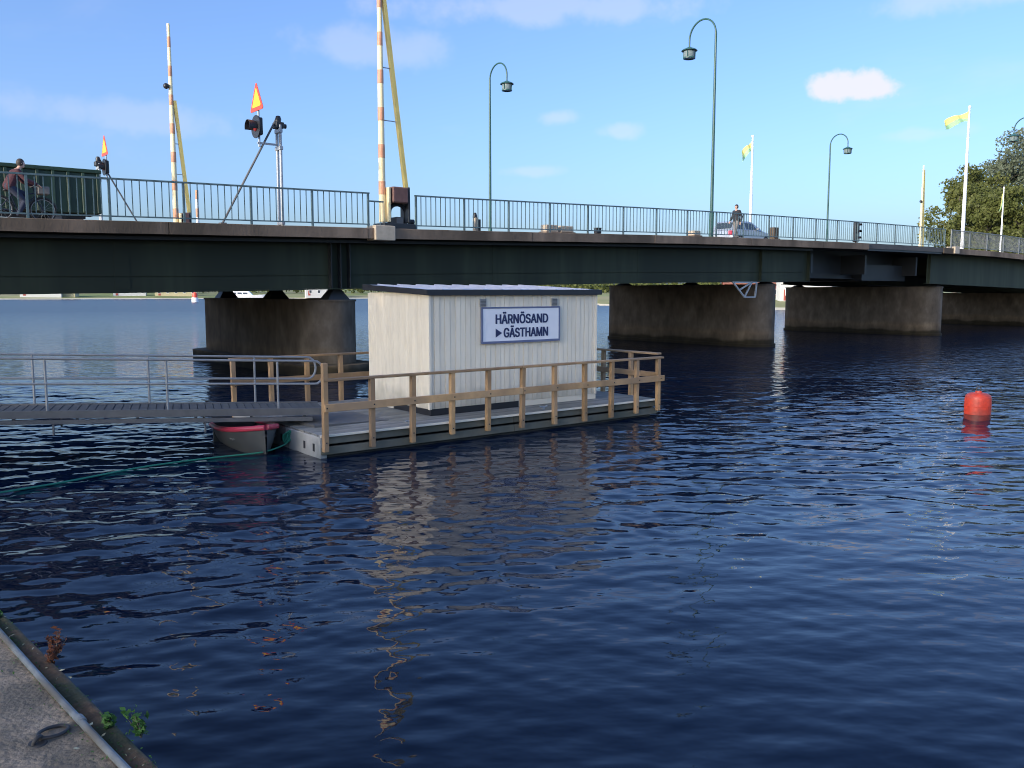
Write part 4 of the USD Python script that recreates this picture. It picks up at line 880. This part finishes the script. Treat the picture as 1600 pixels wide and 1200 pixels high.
def build_sign():
    x0, x1, z0, z1 = 1.30, 3.52, 1.87, 2.66
    t = thing('sign_board', pw(HX, HY, 0), PR, 'white sign reading HÄRNÖSAND GÄSTHAMN in dark letters on the hut wall', 'sign')
    part(t, 'panel', MB().cbox(x0 + 0.02, x1 - 0.02, -0.052, -0.020, z0 + 0.02, z1 - 0.02, 0.003), 'sign_white')
    for a in ((x0, x1, z0, z0 + 0.05), (x0, x1, z1 - 0.035, z1), (x0, x0 + 0.035, z0 + 0.051, z1 - 0.036), (x1 - 0.035, x1, z0 + 0.051, z1 - 0.036)): part(t, 'frame', MB().cbox(a[0], a[1], -0.062, -0.021, a[2], a[3], 0.003), 'sign_frame')

    def line(text, xa, xb, z, h):
        m = meshkit.text_mesh(text, h, 0.004, True); v = np.array(m.vertices); sx = (xb - xa) / (v[:, 0].max() - v[:, 0].min())
        v[:, 0] = xa + (v[:, 0] - v[:, 0].min()) * sx
        g = MB()
        for k, dx in enumerate((-0.006, 0.0, 0.006)): g.add(np.stack([v[:, 0] + dx, -0.0535 - v[:, 2] - 0.0004 * k, z + v[:, 1]], 1), np.array(m.faces))
        part(t, 'lettering', g, 'sign_navy', label='the word ' + text)
    line('HÄRNÖSAND', x0 + 0.38, x1 - 0.36, 2.30, 0.195); line('GÄSTHAMN', x0 + 0.60, x1 - 0.36, 2.00, 0.195)
    part(t, 'arrow', MB().prism([(x0 + 0.38, 2.00), (x0 + 0.38, 2.19), (x0 + 0.55, 2.095)], -0.058, -0.0525), 'sign_navy')
    return t


build_sign()

# ------------------------------------------------------------------ gangway
def build_gangway():
    R = np.array([-3.62, 16.60]); rot = math.degrees(math.atan2(-0.355, -0.935)); L = 8.4
    t = thing('gangway', (R[0], R[1], 0), rot, 'grey aluminium gangway with tube handrails sloping from quay to pontoon', 'gangway')
    z = lambda x: 0.74 + 0.0375 * x; W = -1.05
    for y, h in ((0.0, 0), (W, 0)):
        part(t, 'side_beam', MB().bar((-0.0, y, z(0) - 0.055), (L, y, z(L) - 0.055), 0.055, 0.135), 'dull_alu')
        part(t, 'lower_chord', MB().bar((0.25, y, z(0) - 0.185), (L, y, z(L) - 0.185), 0.055, 0.075), 'dull_alu')
        for x in np.arange(0.4, L, 0.98): part(t, 'web_post', MB().bar((x, y, z(x) - 0.148), (x, y, z(x) - 0.123), 0.05, 0.05), 'dark_steel')
        off = 1.22 if y < 0 else 0.88
        px = np.arange(off, L + 0.1, 1.95)
        for x in px: part(t, 'rail_post', MB().tube([(x, y, z(x) + 0.013), (x, y, z(x) + 0.905)], 0.021, 8), 'alu', 40)
        a = np.linspace(-PI / 2, PI / 2, 9); x0 = 0.18; r = 0.20
        loop = [(L, y, z(L) + 0.92), (x0, y, z(x0) + 0.92)] + [(x0 - 0.16 * math.sin(k), y, z(x0) + 0.70 + 0.22 * math.cos(k)) for k in np.linspace(0.3, PI - 0.3, 7)] + [(x0, y, z(x0) + 0.48), (L, y, z(L) + 0.48)]
        part(t, 'handrail', MB().tube(loop, 0.022, 8), 'alu', 40)
        for x in (2.2, 4.7, 6.9): part(t, 'hanger', MB().tube([(x, y + 0.0, z(x) - 0.22), (x, y, z(x) - 0.42)], 0.02, 6), 'dull_alu')
    n = 58
    for k in range(n):
        x = 0.02 + k * (L - 0.04) / n; part(t, 'tread', MB().box(x, x + (L - 0.04) / n - 0.012, W + 0.03, -0.03, z(x) - 0.03, z(x) - 0.005), 'tread_grey')


build_gangway()

# ------------------------------------------------------------------ dinghy, rope, buoy
def build_dinghy():
    loc = (-5.06, 16.46); t = thing('dinghy', (loc[0], loc[1], 0), 304, 'small grey dinghy with red gunwale moored under the gangway end', 'boat')
    L, B, n, k = 2.0, 1.0, 14, 9
    def sec(u):
        w = B / 2 * (1 - max(0, (u - 0.35) / 0.65) ** 2.4) ** 0.8 * (0.9 + 0.1 * min(1, u * 4)); sheer = 0.34 + 0.16 * u ** 2; keel = -0.12 + 0.30 * max(0, u - 0.6) ** 2 * 3; return w, sheer, keel
    v = []
    for i in range(n + 1):
        u = i / n * 0.995; w, sh, ke = sec(u)
        for j in range(k):
            q = j / (k - 1) * 2 - 1; v.append((u * L - L / 2, w * np.sign(q) * abs(q) ** 0.7, ke + (sh - ke) * abs(q) ** 2.2))
    f = [(i * k + j, i * k + j + 1, (i + 1) * k + j + 1, (i + 1) * k + j) for i in range(n) for j in range(k - 1)] ; f = np.array(f)
    f3 = np.vstack([f[:, [0, 1, 2]], f[:, [0, 2, 3]], [(0, j + 1, j) for j in range(1, k - 1)]])
    part(t, 'hull', (np.array(v), f3), 'boat_grey', 50)
    g = MB()
    for sgn in (1, -1): g.tube([(i / n * 0.995 * L - L / 2, sgn * sec(i / n * 0.995)[0], sec(i / n * 0.995)[1] + 0.02) for i in range(n + 1)], 0.05, 8)
    part(t, 'gunwale', g, 'boat_red', 50)
    for x in (-0.45, 0.2): part(t, 'thwart', MB().cbox(x - 0.1, x + 0.1, -0.42, 0.42, 0.22, 0.25, 0.006), 'deck_wood')
    part(t, 'transom', MB().cbox(-L / 2 - 0.03, -L / 2 + 0.02, -0.42, 0.42, 0.0, 0.40, 0.01), 'boat_grey')


build_dinghy()
t = thing('mooring_rope', (0, 0, 0), 0, 'green rope from the pontoon end slack into the water', 'rope')
e = pw(-0.03, 1.35, 0.20); pts = [np.array(e), np.array(e) + (-0.05, -0.12, -0.10), (-4.55, 15.7, 0.06), (-5.2, 15.4, 0.028), (-6.2, 14.6, 0.02), (-7.2, 13.1, 0.022), (-8.0, 12.4, 0.02), (-9.5, 12.3, 0.02), (-11.0, 12.6, 0.6), (-11.4, 13.2, 1.2)]
from scipy.interpolate import CubicSpline
pts = np.array([np.asarray(p, float) for p in pts]); sp = PchipInterpolator(np.arange(len(pts)), pts)(np.linspace(0, len(pts) - 1, 90))
part(t, 'line', MB().tube(sp, 0.016, 7), 'rope_green', True)
kn = MB(); rr = np.random.default_rng(4)
for k in range(4): a = np.linspace(0, 2 * PI, 15); kn.tube([np.array(e) + (-0.06 + 0.03 * k, -0.03, 0.02 * k) + np.array([0.05 * math.cos(q), 0.02 * math.sin(2 * q + k), 0.09 * math.sin(q)]) for q in a], 0.017, 6, False)
part(t, 'coil', kn, 'rope_green', True)

t = thing('mooring_buoy', (11.01, 20.25, 0), 0, 'red plastic drum-shaped buoy floating alone on the right', 'buoy')
part(t, 'drum', MB().lathe([(0.0, 0.63), (0.10, 0.625), (0.20, 0.605), (0.265, 0.56), (0.285, 0.49), (0.29, 0.30), (0.285, 0.115)][::-1], 28), 'buoy_red', 40)
part(t, 'waterline_band', MB().lathe([(0.26, -0.3), (0.287, -0.2), (0.288, 0.112)], 28), 'buoy_slime', 40)
part(t, 'top_boss', MB().lathe([(0.075, 0.62), (0.07, 0.66), (0.0, 0.665)], 14), 'buoy_red', 40)
a = np.linspace(0, 2 * PI, 17); part(t, 'lifting_ring', MB().tube([(0.055 * math.cos(q), 0, 0.71 + 0.055 * math.sin(q)) for q in a], 0.012, 6, False), 'iron', True)
part(t, 'seam', MB().lathe([(0.291, 0.30), (0.296, 0.31), (0.291, 0.32)], 28), 'buoy_red', 40)

# ------------------------------------------------------------------ quay
def build_quay():
    t = thing('quay', (Q0[0], Q0[1], 0), math.degrees(math.atan2(QD[1], QD[0])), 'concrete quay with timber edge in the bottom left corner', kind='structure')
    # local x along the edge away from the camera, y to the left (land)
    pts = MB(); r = np.random.default_rng(8)
    part(t, 'slab', MB().box(-40, 260, 0.095, 120, -2, QZ), 'quay_concrete')
    part(t, 'quay_wall', MB().box(-40, 260, 0.012, 0.093, -2, QZ - 0.16), 'quay_wall')
    x = -4.0
    while x < 18:
        L = 2.4 + r.random() * 1.2
        nx, ny = 40, 8; X = np.linspace(x + 0.01, x + L - 0.01, nx); prof = [(0.0, -0.15), (0.0, -0.03), (0.02, 0.0), (0.035, 0.004), (0.055, 0.002), (0.075, -0.004), (0.09, -0.012), (0.09, -0.15)]
        v = np.array([(a, y, QZ + 0.006 + z) for a in X for y, z in prof]); v += meshkit.fbm(v * 7.0)[:, None] * np.array([0, 0.016, 0.010]) if hasattr(meshkit, 'fbm') else 0
        f = [(i * ny + j, (i + 1) * ny + j, (i + 1) * ny + j + 1, i * ny + j + 1) for i in range(nx - 1) for j in range(ny - 1)]
        part(t, 'edge_timber', (v, np.array(f)), 'quay_timber', 40); x += L


build_quay()
QROT = math.degrees(math.atan2(QD[1], QD[0]))


def ql(x, y, z): p = Q0 + QD * x - QN * y; return (p[0], p[1], z)


t = thing('quay_pipe', ql(0, 0, QZ), QROT, 'grey steel pipe lying along the quay edge beside the timber', 'pipe')
for x0, x1 in ((-3.5, 0.55), (0.56, 2.1), (2.11, 9.0)):
    part(t, 'pipe', MB().tube([(x, 0.116 + 0.004 * math.sin(2.2 * x), 0.016) for x in np.linspace(x0, x1, 12)], 0.0145, 12), 'pipe_grey', 40)
for x in (0.55, 2.1): part(t, 'sleeve', MB().tube([(x - 0.025, 0.116, 0.016), (x + 0.025, 0.116, 0.016)], 0.018, 12), 'pipe_grey', 40)

t = thing('mooring_ring', ql(0.50, 0.29, QZ), QROT + 118, 'black iron mooring ring lying on the quay concrete', 'mooring ring')
a = np.linspace(0, 2 * PI, 33); part(t, 'ring', MB().tube([(0.062 * math.cos(q) - 0.075, 0.045 * math.sin(q), 0.012 + 0.006 * math.cos(q)) for q in a], 0.0075, 8, False), 'iron', True)
part(t, 'eye', MB().tube([(0.02 * math.cos(q), 0.008 * math.sin(q), 0.024 * math.sin(q) + 0.006) for q in np.linspace(-0.3, PI + 0.3, 13)], 0.008, 8), 'iron', True)
part(t, 'bolt_plate', MB().lathe([(0.036, 0.0), (0.033, 0.006), (0.0, 0.007)], 16, (0.0, 0, 0)), 'iron', 40)

def leaf_quad(mb, p, s, r, flat=0.0):
    d = r.normal(size=3); d[2] *= (1 - flat); d /= np.linalg.norm(d); e = np.cross(d, r.normal(size=3)); e /= np.linalg.norm(e)
    if flat: e[2] *= (1 - flat)
    mb.add([p - d * s * 0.5, p + e * s * 0.28, p + d * s * 0.5, p - e * s * 0.28], [(0, 1, 2), (0, 2, 3)])


def build_weed(x, y, h, n, m, label, seed):
    t = thing('weed', ql(x, y, QZ), 0, label, 'plant'); r = np.random.default_rng(seed); st, lf = MB(), MB()
    for k in range(n):
        a = r.random() * 2 * PI; l = h * (0.5 + 0.6 * r.random()); lean = 0.55 * r.random() + 0.1; d = np.array([math.cos(a) * lean, math.sin(a) * lean, 1.0]); d /= np.linalg.norm(d)
        p = [d * l * q + np.array([0, 0, -0.12 * l * q * q]) for q in np.linspace(0, 1, 5)]; st.tube(p, [0.0035, 0.003, 0.0025, 0.002, 0.001], 5)
        for q in np.linspace(0.25, 1, 6):
            for _ in range(2): leaf_quad(lf, d * l * q + r.normal(size=3) * 0.008, 0.032 * (0.5 + 0.8 * r.random()), r)
    part(t, 'stem', st, 'bark'); part(t, 'foliage', lf, m)


build_weed(0.27, -0.02, 0.12, 9, 'leaf_weed', 'green leafy weed growing from the quay timber near the bottom edge of the photo', 1)
build_weed(1.25, 0.03, 0.09, 7, 'leaf_rust', 'reddish brown weed on the quay timber, halfway along its visible length', 2)
build_weed(1.32, -0.01, 0.15, 5, 'leaf_rust', 'thin rust-coloured weed leaning over the water from the quay timber', 3)
build_weed(2.05, 0.07, 0.06, 6, 'leaf_weed', 'low weed on the quay timber at the left edge of the photo', 4)
build_weed(0.42, 0.05, 0.07, 6, 'leaf_weed', 'small green weed tuft on the quay timber beside the mooring ring', 5)
mo = MB(); r = np.random.default_rng(12)
for k in range(1100): q = r.uniform(-1, 3.2); leaf_quad(mo, np.array(ql(q, r.uniform(0.015, 0.14) if r.random() < .8 else .14 + abs(r.normal()) * 0.06, QZ + 0.012)), 0.011 * (0.5 + r.random()), r, 0.4)
part('/World', 'moss', mo, 'leaf_weed', False, 'moss and tiny weeds growing in the joint along the quay edge', 'moss', None, 'stuff')
mo = MB()
for k in range(46): q = r.uniform(-0.3, 2.9); leaf_quad(mo, np.array(ql(q, r.uniform(0.01, 0.1) if r.random() < .6 else r.uniform(.14, .6), QZ + 0.014)), 0.02 * (0.5 + r.random()), r, 0.75)
part('/World', 'fallen_leaves', mo, 'dry_leaf', False, 'pale dry leaf scraps scattered along the quay edge', 'leaves', None, 'stuff')

# ------------------------------------------------------------------ far shore: houses, boat, marker, trees
def build_house(loc, rot, W, D, H, roof, wall, rm, label, cols=3):
    t = thing('house', loc, rot, label, 'house'); part(t, 'wall', MB().prism([(0, -1.0), (W, -1.0), (W, H), (0, H)], 0, D).prism([(0, 0), (D, 0), (D / 2, roof)], 0.0, W, 'x') if False else MB().box(0, W, 0, D, -1, H), wall)
    g = MB()
    for x in (0.0, W - 0.1): g.add([(x, 0, H), (x + .1, 0, H), (x + .1, D, H), (x, D, H), (x, D / 2, H + roof), (x + .1, D / 2, H + roof)], [(0, 4, 3), (1, 2, 5), (0, 1, 5), (0, 5, 4), (3, 4, 5), (3, 5, 2)])
    part(t, 'gable', g, wall)
    for s in (0, 1):
        y0, y1 = (-0.3, D / 2) if s == 0 else (D + 0.3, D / 2); k = roof / (D / 2) * 0.3
        part(t, 'roof', MB().hexa([(-0.3, y0, H - k), (W + 0.3, y0, H - k), (W + 0.3, y1, H + roof), (-0.3, y1, H + roof), (-0.3, y0, H - k + 0.15), (W + 0.3, y0, H - k + 0.15), (W + 0.3, y1, H + roof + 0.15), (-0.3, y1, H + roof + 0.15)]), rm)
    part(t, 'chimney', MB().box(W * 0.6, W * 0.6 + 0.7, D / 2 - 0.3, D / 2 + 0.3, H + roof - 0.5, H + roof + 1.0), rm)
    for fl in range(max(1, int(H / 2.8))):
        for k in range(cols):
            x = W * (k + 0.5) / cols; f = part(t, 'window', MB().box(x - 0.55, x + 0.55, -0.06, -0.005, fl * 2.8 + 0.9, fl * 2.8 + 2.2), 'white_paint'); part(f, 'pane', MB().box(x - 0.45, x + 0.45, -0.075, -0.062, fl * 2.8 + 1.0, fl * 2.8 + 2.1), 'window_glass')
    part(t, 'door', MB().box(W * 0.08, W * 0.08 + 0.9, -0.05, -0.004, 0, 2.0), 'house_red')


def at(px, Y): return ((px - 800) / 1350 * Y, Y)


for px, Y, W, H, wl, rm, lab in ((35, 325, 14, 3.0, 'house_white', 'roof_dark', 'long low white house on the far shore, leftmost under the bridge'),
                                 (85, 330, 8, 3.0, 'house_yellow', 'roof_tile', 'small yellow house on the far shore, left of the gangway rail end'),
                                 (180, 345, 12, 3.2, 'house_white', 'roof_tile', 'white house with red roof on the far shore'),
                                 (245, 350, 16, 3.0, 'house_yellow', 'roof_tile', 'wide yellow house on the far shore left of the red-topped marker'),
                                 (480, 345, 10, 3.2, 'house_white', 'roof_dark', 'white far house seen above the left pier'),
                                 (1216, 158, 9, 6.0, 'house_white', 'roof_dark', 'pale two-storey building seen in the gap right of the middle pier'),
                                 (1130, 190, 12, 3.4, 'house_red', 'roof_tile', 'low red house behind the middle pier'),
                                 (1515, 118, 14, 3.6, 'house_yellow', 'roof_dark', 'low yellow building behind the rightmost pier')):
    x, y = at(px, Y); build_house((x, y, 1.3), -math.degrees(math.atan2(x, y)) * 0.8 + RNG.uniform(-8, 8), W, 7.0, H, 2.0, wl, rm, lab, 3 if W < 11 else 5)

def build_motorboat():
    x, y = at(352, 285); t = thing('motor_boat', (x, y, 0), 6, 'white motor boat on the far water, seen over the left pier', 'boat'); L, B = 14.0, 3.6; v = []; n, k = 16, 7
    for i in range(n + 1):
        u = i / n; w = B / 2 * (1 - max(0, (u - 0.5) / 0.5) ** 2.2) ** 0.7
        for j in range(k): q = j / (k - 1) * 2 - 1; v.append((u * L, w * np.sign(q) * abs(q) ** 0.6, -0.5 + (2.0 + 0.5 * u * u) * abs(q) ** 1.6 if abs(q) > 0 else -0.5))
    f = np.array([(i * k + j, i * k + j + 1, (i + 1) * k + j + 1, (i + 1) * k + j) for i in range(n) for j in range(k - 1)]); part(t, 'hull', (np.array(v), f), 'white_paint', 40)
    part(t, 'deck', MB().prism([(0, -1.7), (8, -1.75), (13.2, -0.2), (13.2, 0.2), (8, 1.75), (0, 1.7)], 1.4, 1.48, 'z'), 'white_paint')
    part(t, 'cabin', MB().hexa([(2, -1.3, 1.482), (9.5, -1.2, 1.482), (9.5, 1.2, 1.482), (2, 1.3, 1.482), (2.3, -1.1, 3.0), (8, -1.0, 3.0), (8, 1.0, 3.0), (2.3, 1.1, 3.0)]), 'white_paint')
    for x0 in (2.8, 4.6, 6.4): part(t, 'window', MB().hexa([(x0, -1.30, 2.0), (x0 + 1.4, -1.29, 2.0), (x0 + 1.4, -1.22, 2.0), (x0, -1.22, 2.0), (x0, -1.18, 2.6), (x0 + 1.3, -1.17, 2.6), (x0 + 1.3, -1.1, 2.6), (x0, -1.1, 2.6)]), 'window_glass')
    part(t, 'mast', MB().tube([(5, 0, 3.0), (5, 0, 4.6)], 0.05, 6), 'white_paint')


build_motorboat()
x, y = at(307, 240); t = thing('sea_mark', (x, y, 0), 0, 'small red and white sea mark standing in the water left of the left pier', 'sea mark')
part(t, 'base_drum', MB().lathe([(0.85, -0.5), (0.9, 0.1), (0.85, 1.25), (0, 1.26)], 18), 'white_paint', 40); part(t, 'tower', MB().lathe([(0.75, 1.262), (0.62, 2.5), (0.2, 2.7), (0, 2.72)], 18), 'sign_red', 40); part(t, 'lantern', MB().lathe([(0.18, 2.72), (0.18, 3.0), (0, 3.1)], 12), 'lamp_glass', 40)


def build_tree(name, loc, H, rad, n, m, label, seed, leaf=0.42, base=0.16, shape=1.0):
    t = thing(name, loc, 0, label, 'tree'); r = np.random.default_rng(seed); tr = MB(); lf = MB(); tips = []
    tr.tube([(0, 0, -0.5), (0.1, 0, H * 0.2), (0.2, 0.1, H * 0.5), (0.1, 0.2, H * 0.85)], [H * 0.022, H * 0.018, H * 0.011, 0.03], 9)
    for k in range(34):
        z0 = H * (base + 0.02 + (0.86 - base) * (k + r.random()) / 34); a = r.random() * 2 * PI; u = (z0 / H - base) / (1 - base)
        l = rad * (math.sin(PI * min(0.98, 0.22 + 0.72 * u)) ** 0.8) * (0.72 + 0.38 * r.random()) * shape; up = l * (0.25 + 0.45 * r.random())
        e = np.array([math.cos(a) * l, math.sin(a) * l, z0 + up]); o = np.array([0.1, 0.08, z0]); mid = (o + e) / 2 + (0, 0, 0.12 * l)
        tr.tube([o, mid, e], [0.02 * H * 0.35, 0.05, 0.02], 5); tips += [(e, 0.34 * rad * (0.7 + 0.6 * r.random())), (mid + r.normal(size=3) * 0.2, 0.28 * rad)]
    tips.append((np.array([0.1, 0.2, H * 0.92]), rad * 0.28))
    w = np.array([q for _, q in tips]) ** 2; w /= w.sum()
    ids = r.choice(len(tips), n, p=w); V = np.zeros((n, 4, 3)); 
    for i, q in enumerate(ids):
        c, s = tips[q]; d = r.normal(size=3); d /= np.linalg.norm(d); p = c + d * s * (r.random() ** 0.45) * np.array([1, 1, 0.72])
        a = r.normal(size=3); a /= np.linalg.norm(a); b = np.cross(a, r.normal(size=3)); b /= np.linalg.norm(b); k = leaf * (0.6 + 0.8 * r.random())
        V[i] = (p - a * k * .5, p + b * k * .34, p + a * k * .5, p - b * k * .34)
    f = np.arange(n * 4).reshape(n, 4); part(t, 'trunk', tr, 'bark', 40); part(t, 'crown', (V.reshape(-1, 3), f), m)


for px, Y, top, rad, n, m, lab, sd_ in ((1488, 128, 282, 4.2, 9500, 'leaf_olive', 'leftmost olive green tree behind the bridge end, a low rounded one', 21),
                                       (1515, 132, 262, 5.0, 10500, 'leaf_olive', 'olive tree directly behind the tallest flagpole', 22),
                                       (1553, 140, 245, 5.6, 8500, 'leaf_grey', 'grey-green tree between the tallest flagpole and the tallest tree', 23),
                                       (1600, 142, 206, 7.0, 11500, 'leaf_grey', 'tallest grey-green tree at the right edge of the photo', 24),
                                       (1660, 138, 225, 6.5, 7000, 'leaf_grey', 'broad tree just outside the right edge beside the tallest tree', 25),
                                       (1532, 120, 305, 4.0, 6500, 'leaf_olive', 'small dense olive tree in front of the grey-green ones', 26),
                                       (1580, 118, 296, 4.2, 6500, 'leaf_olive', 'bushy olive tree under the tallest tree', 27)):
    x, y = at(px, Y); H = 3 + (455 - top) * Y / 1350 - 1.8; build_tree('leafy_tree', (x, y, 1.8), H, rad, n, m, lab, sd_)

def build_wood():
    r = np.random.default_rng(31); lf = MB(); V = []
    for px in np.arange(-60, 1260, 5.5):
        Y = np.interp(px, [0, 560, 900, 1260], [372, 400, 260, 195]) + r.uniform(-6, 30); x, y = at(px + r.normal() * 4, Y); h = (4.5 + 3.5 * r.random()) * Y / 370 * 1.0
        for k in range(60):
            d = r.normal(size=3); d /= np.linalg.norm(d); p = np.array([x, y, 1.8 + h * 0.55]) + d * np.array([2.6, 2.6, h * 0.5]) * r.random() ** 0.4
            a = r.normal(size=3); a /= np.linalg.norm(a); b = np.cross(a, r.normal(size=3)); b /= np.linalg.norm(b); V.append((p - a * .6, p + b * .45, p + a * .6, p - b * .45))
    V = np.array(V); part('/World', 'distant_wood', (V.reshape(-1, 3), np.arange(len(V) * 4).reshape(-1, 4)), 'leaf_olive', False, 'low belt of trees and bushes along the far shore', 'trees', None, 'stuff')


build_wood()


# ------------------------------------------------------------------ trees on the quay to the left, whose loose crowns shade the pontoon from the low sun
for x, y, H, rad, n, sd_, lab in ((-19.8, 4.8, 16.0, 4.9, 10500, 41, 'loose-crowned quay tree left of the photo, nearest the bridge'), (-21.6, -0.9, 16.0, 4.8, 9000, 42, 'loose-crowned quay tree left of the photo, second from the bridge'), (-15.6, -8.6, 12.5, 4.4, 7000, 43, 'loose-crowned quay tree behind the photo, third from the bridge')):
    build_tree('quay_tree', (x, y, QZ), H, rad, n, 'leaf_olive', lab, sd_, leaf=0.30, base=0.3)
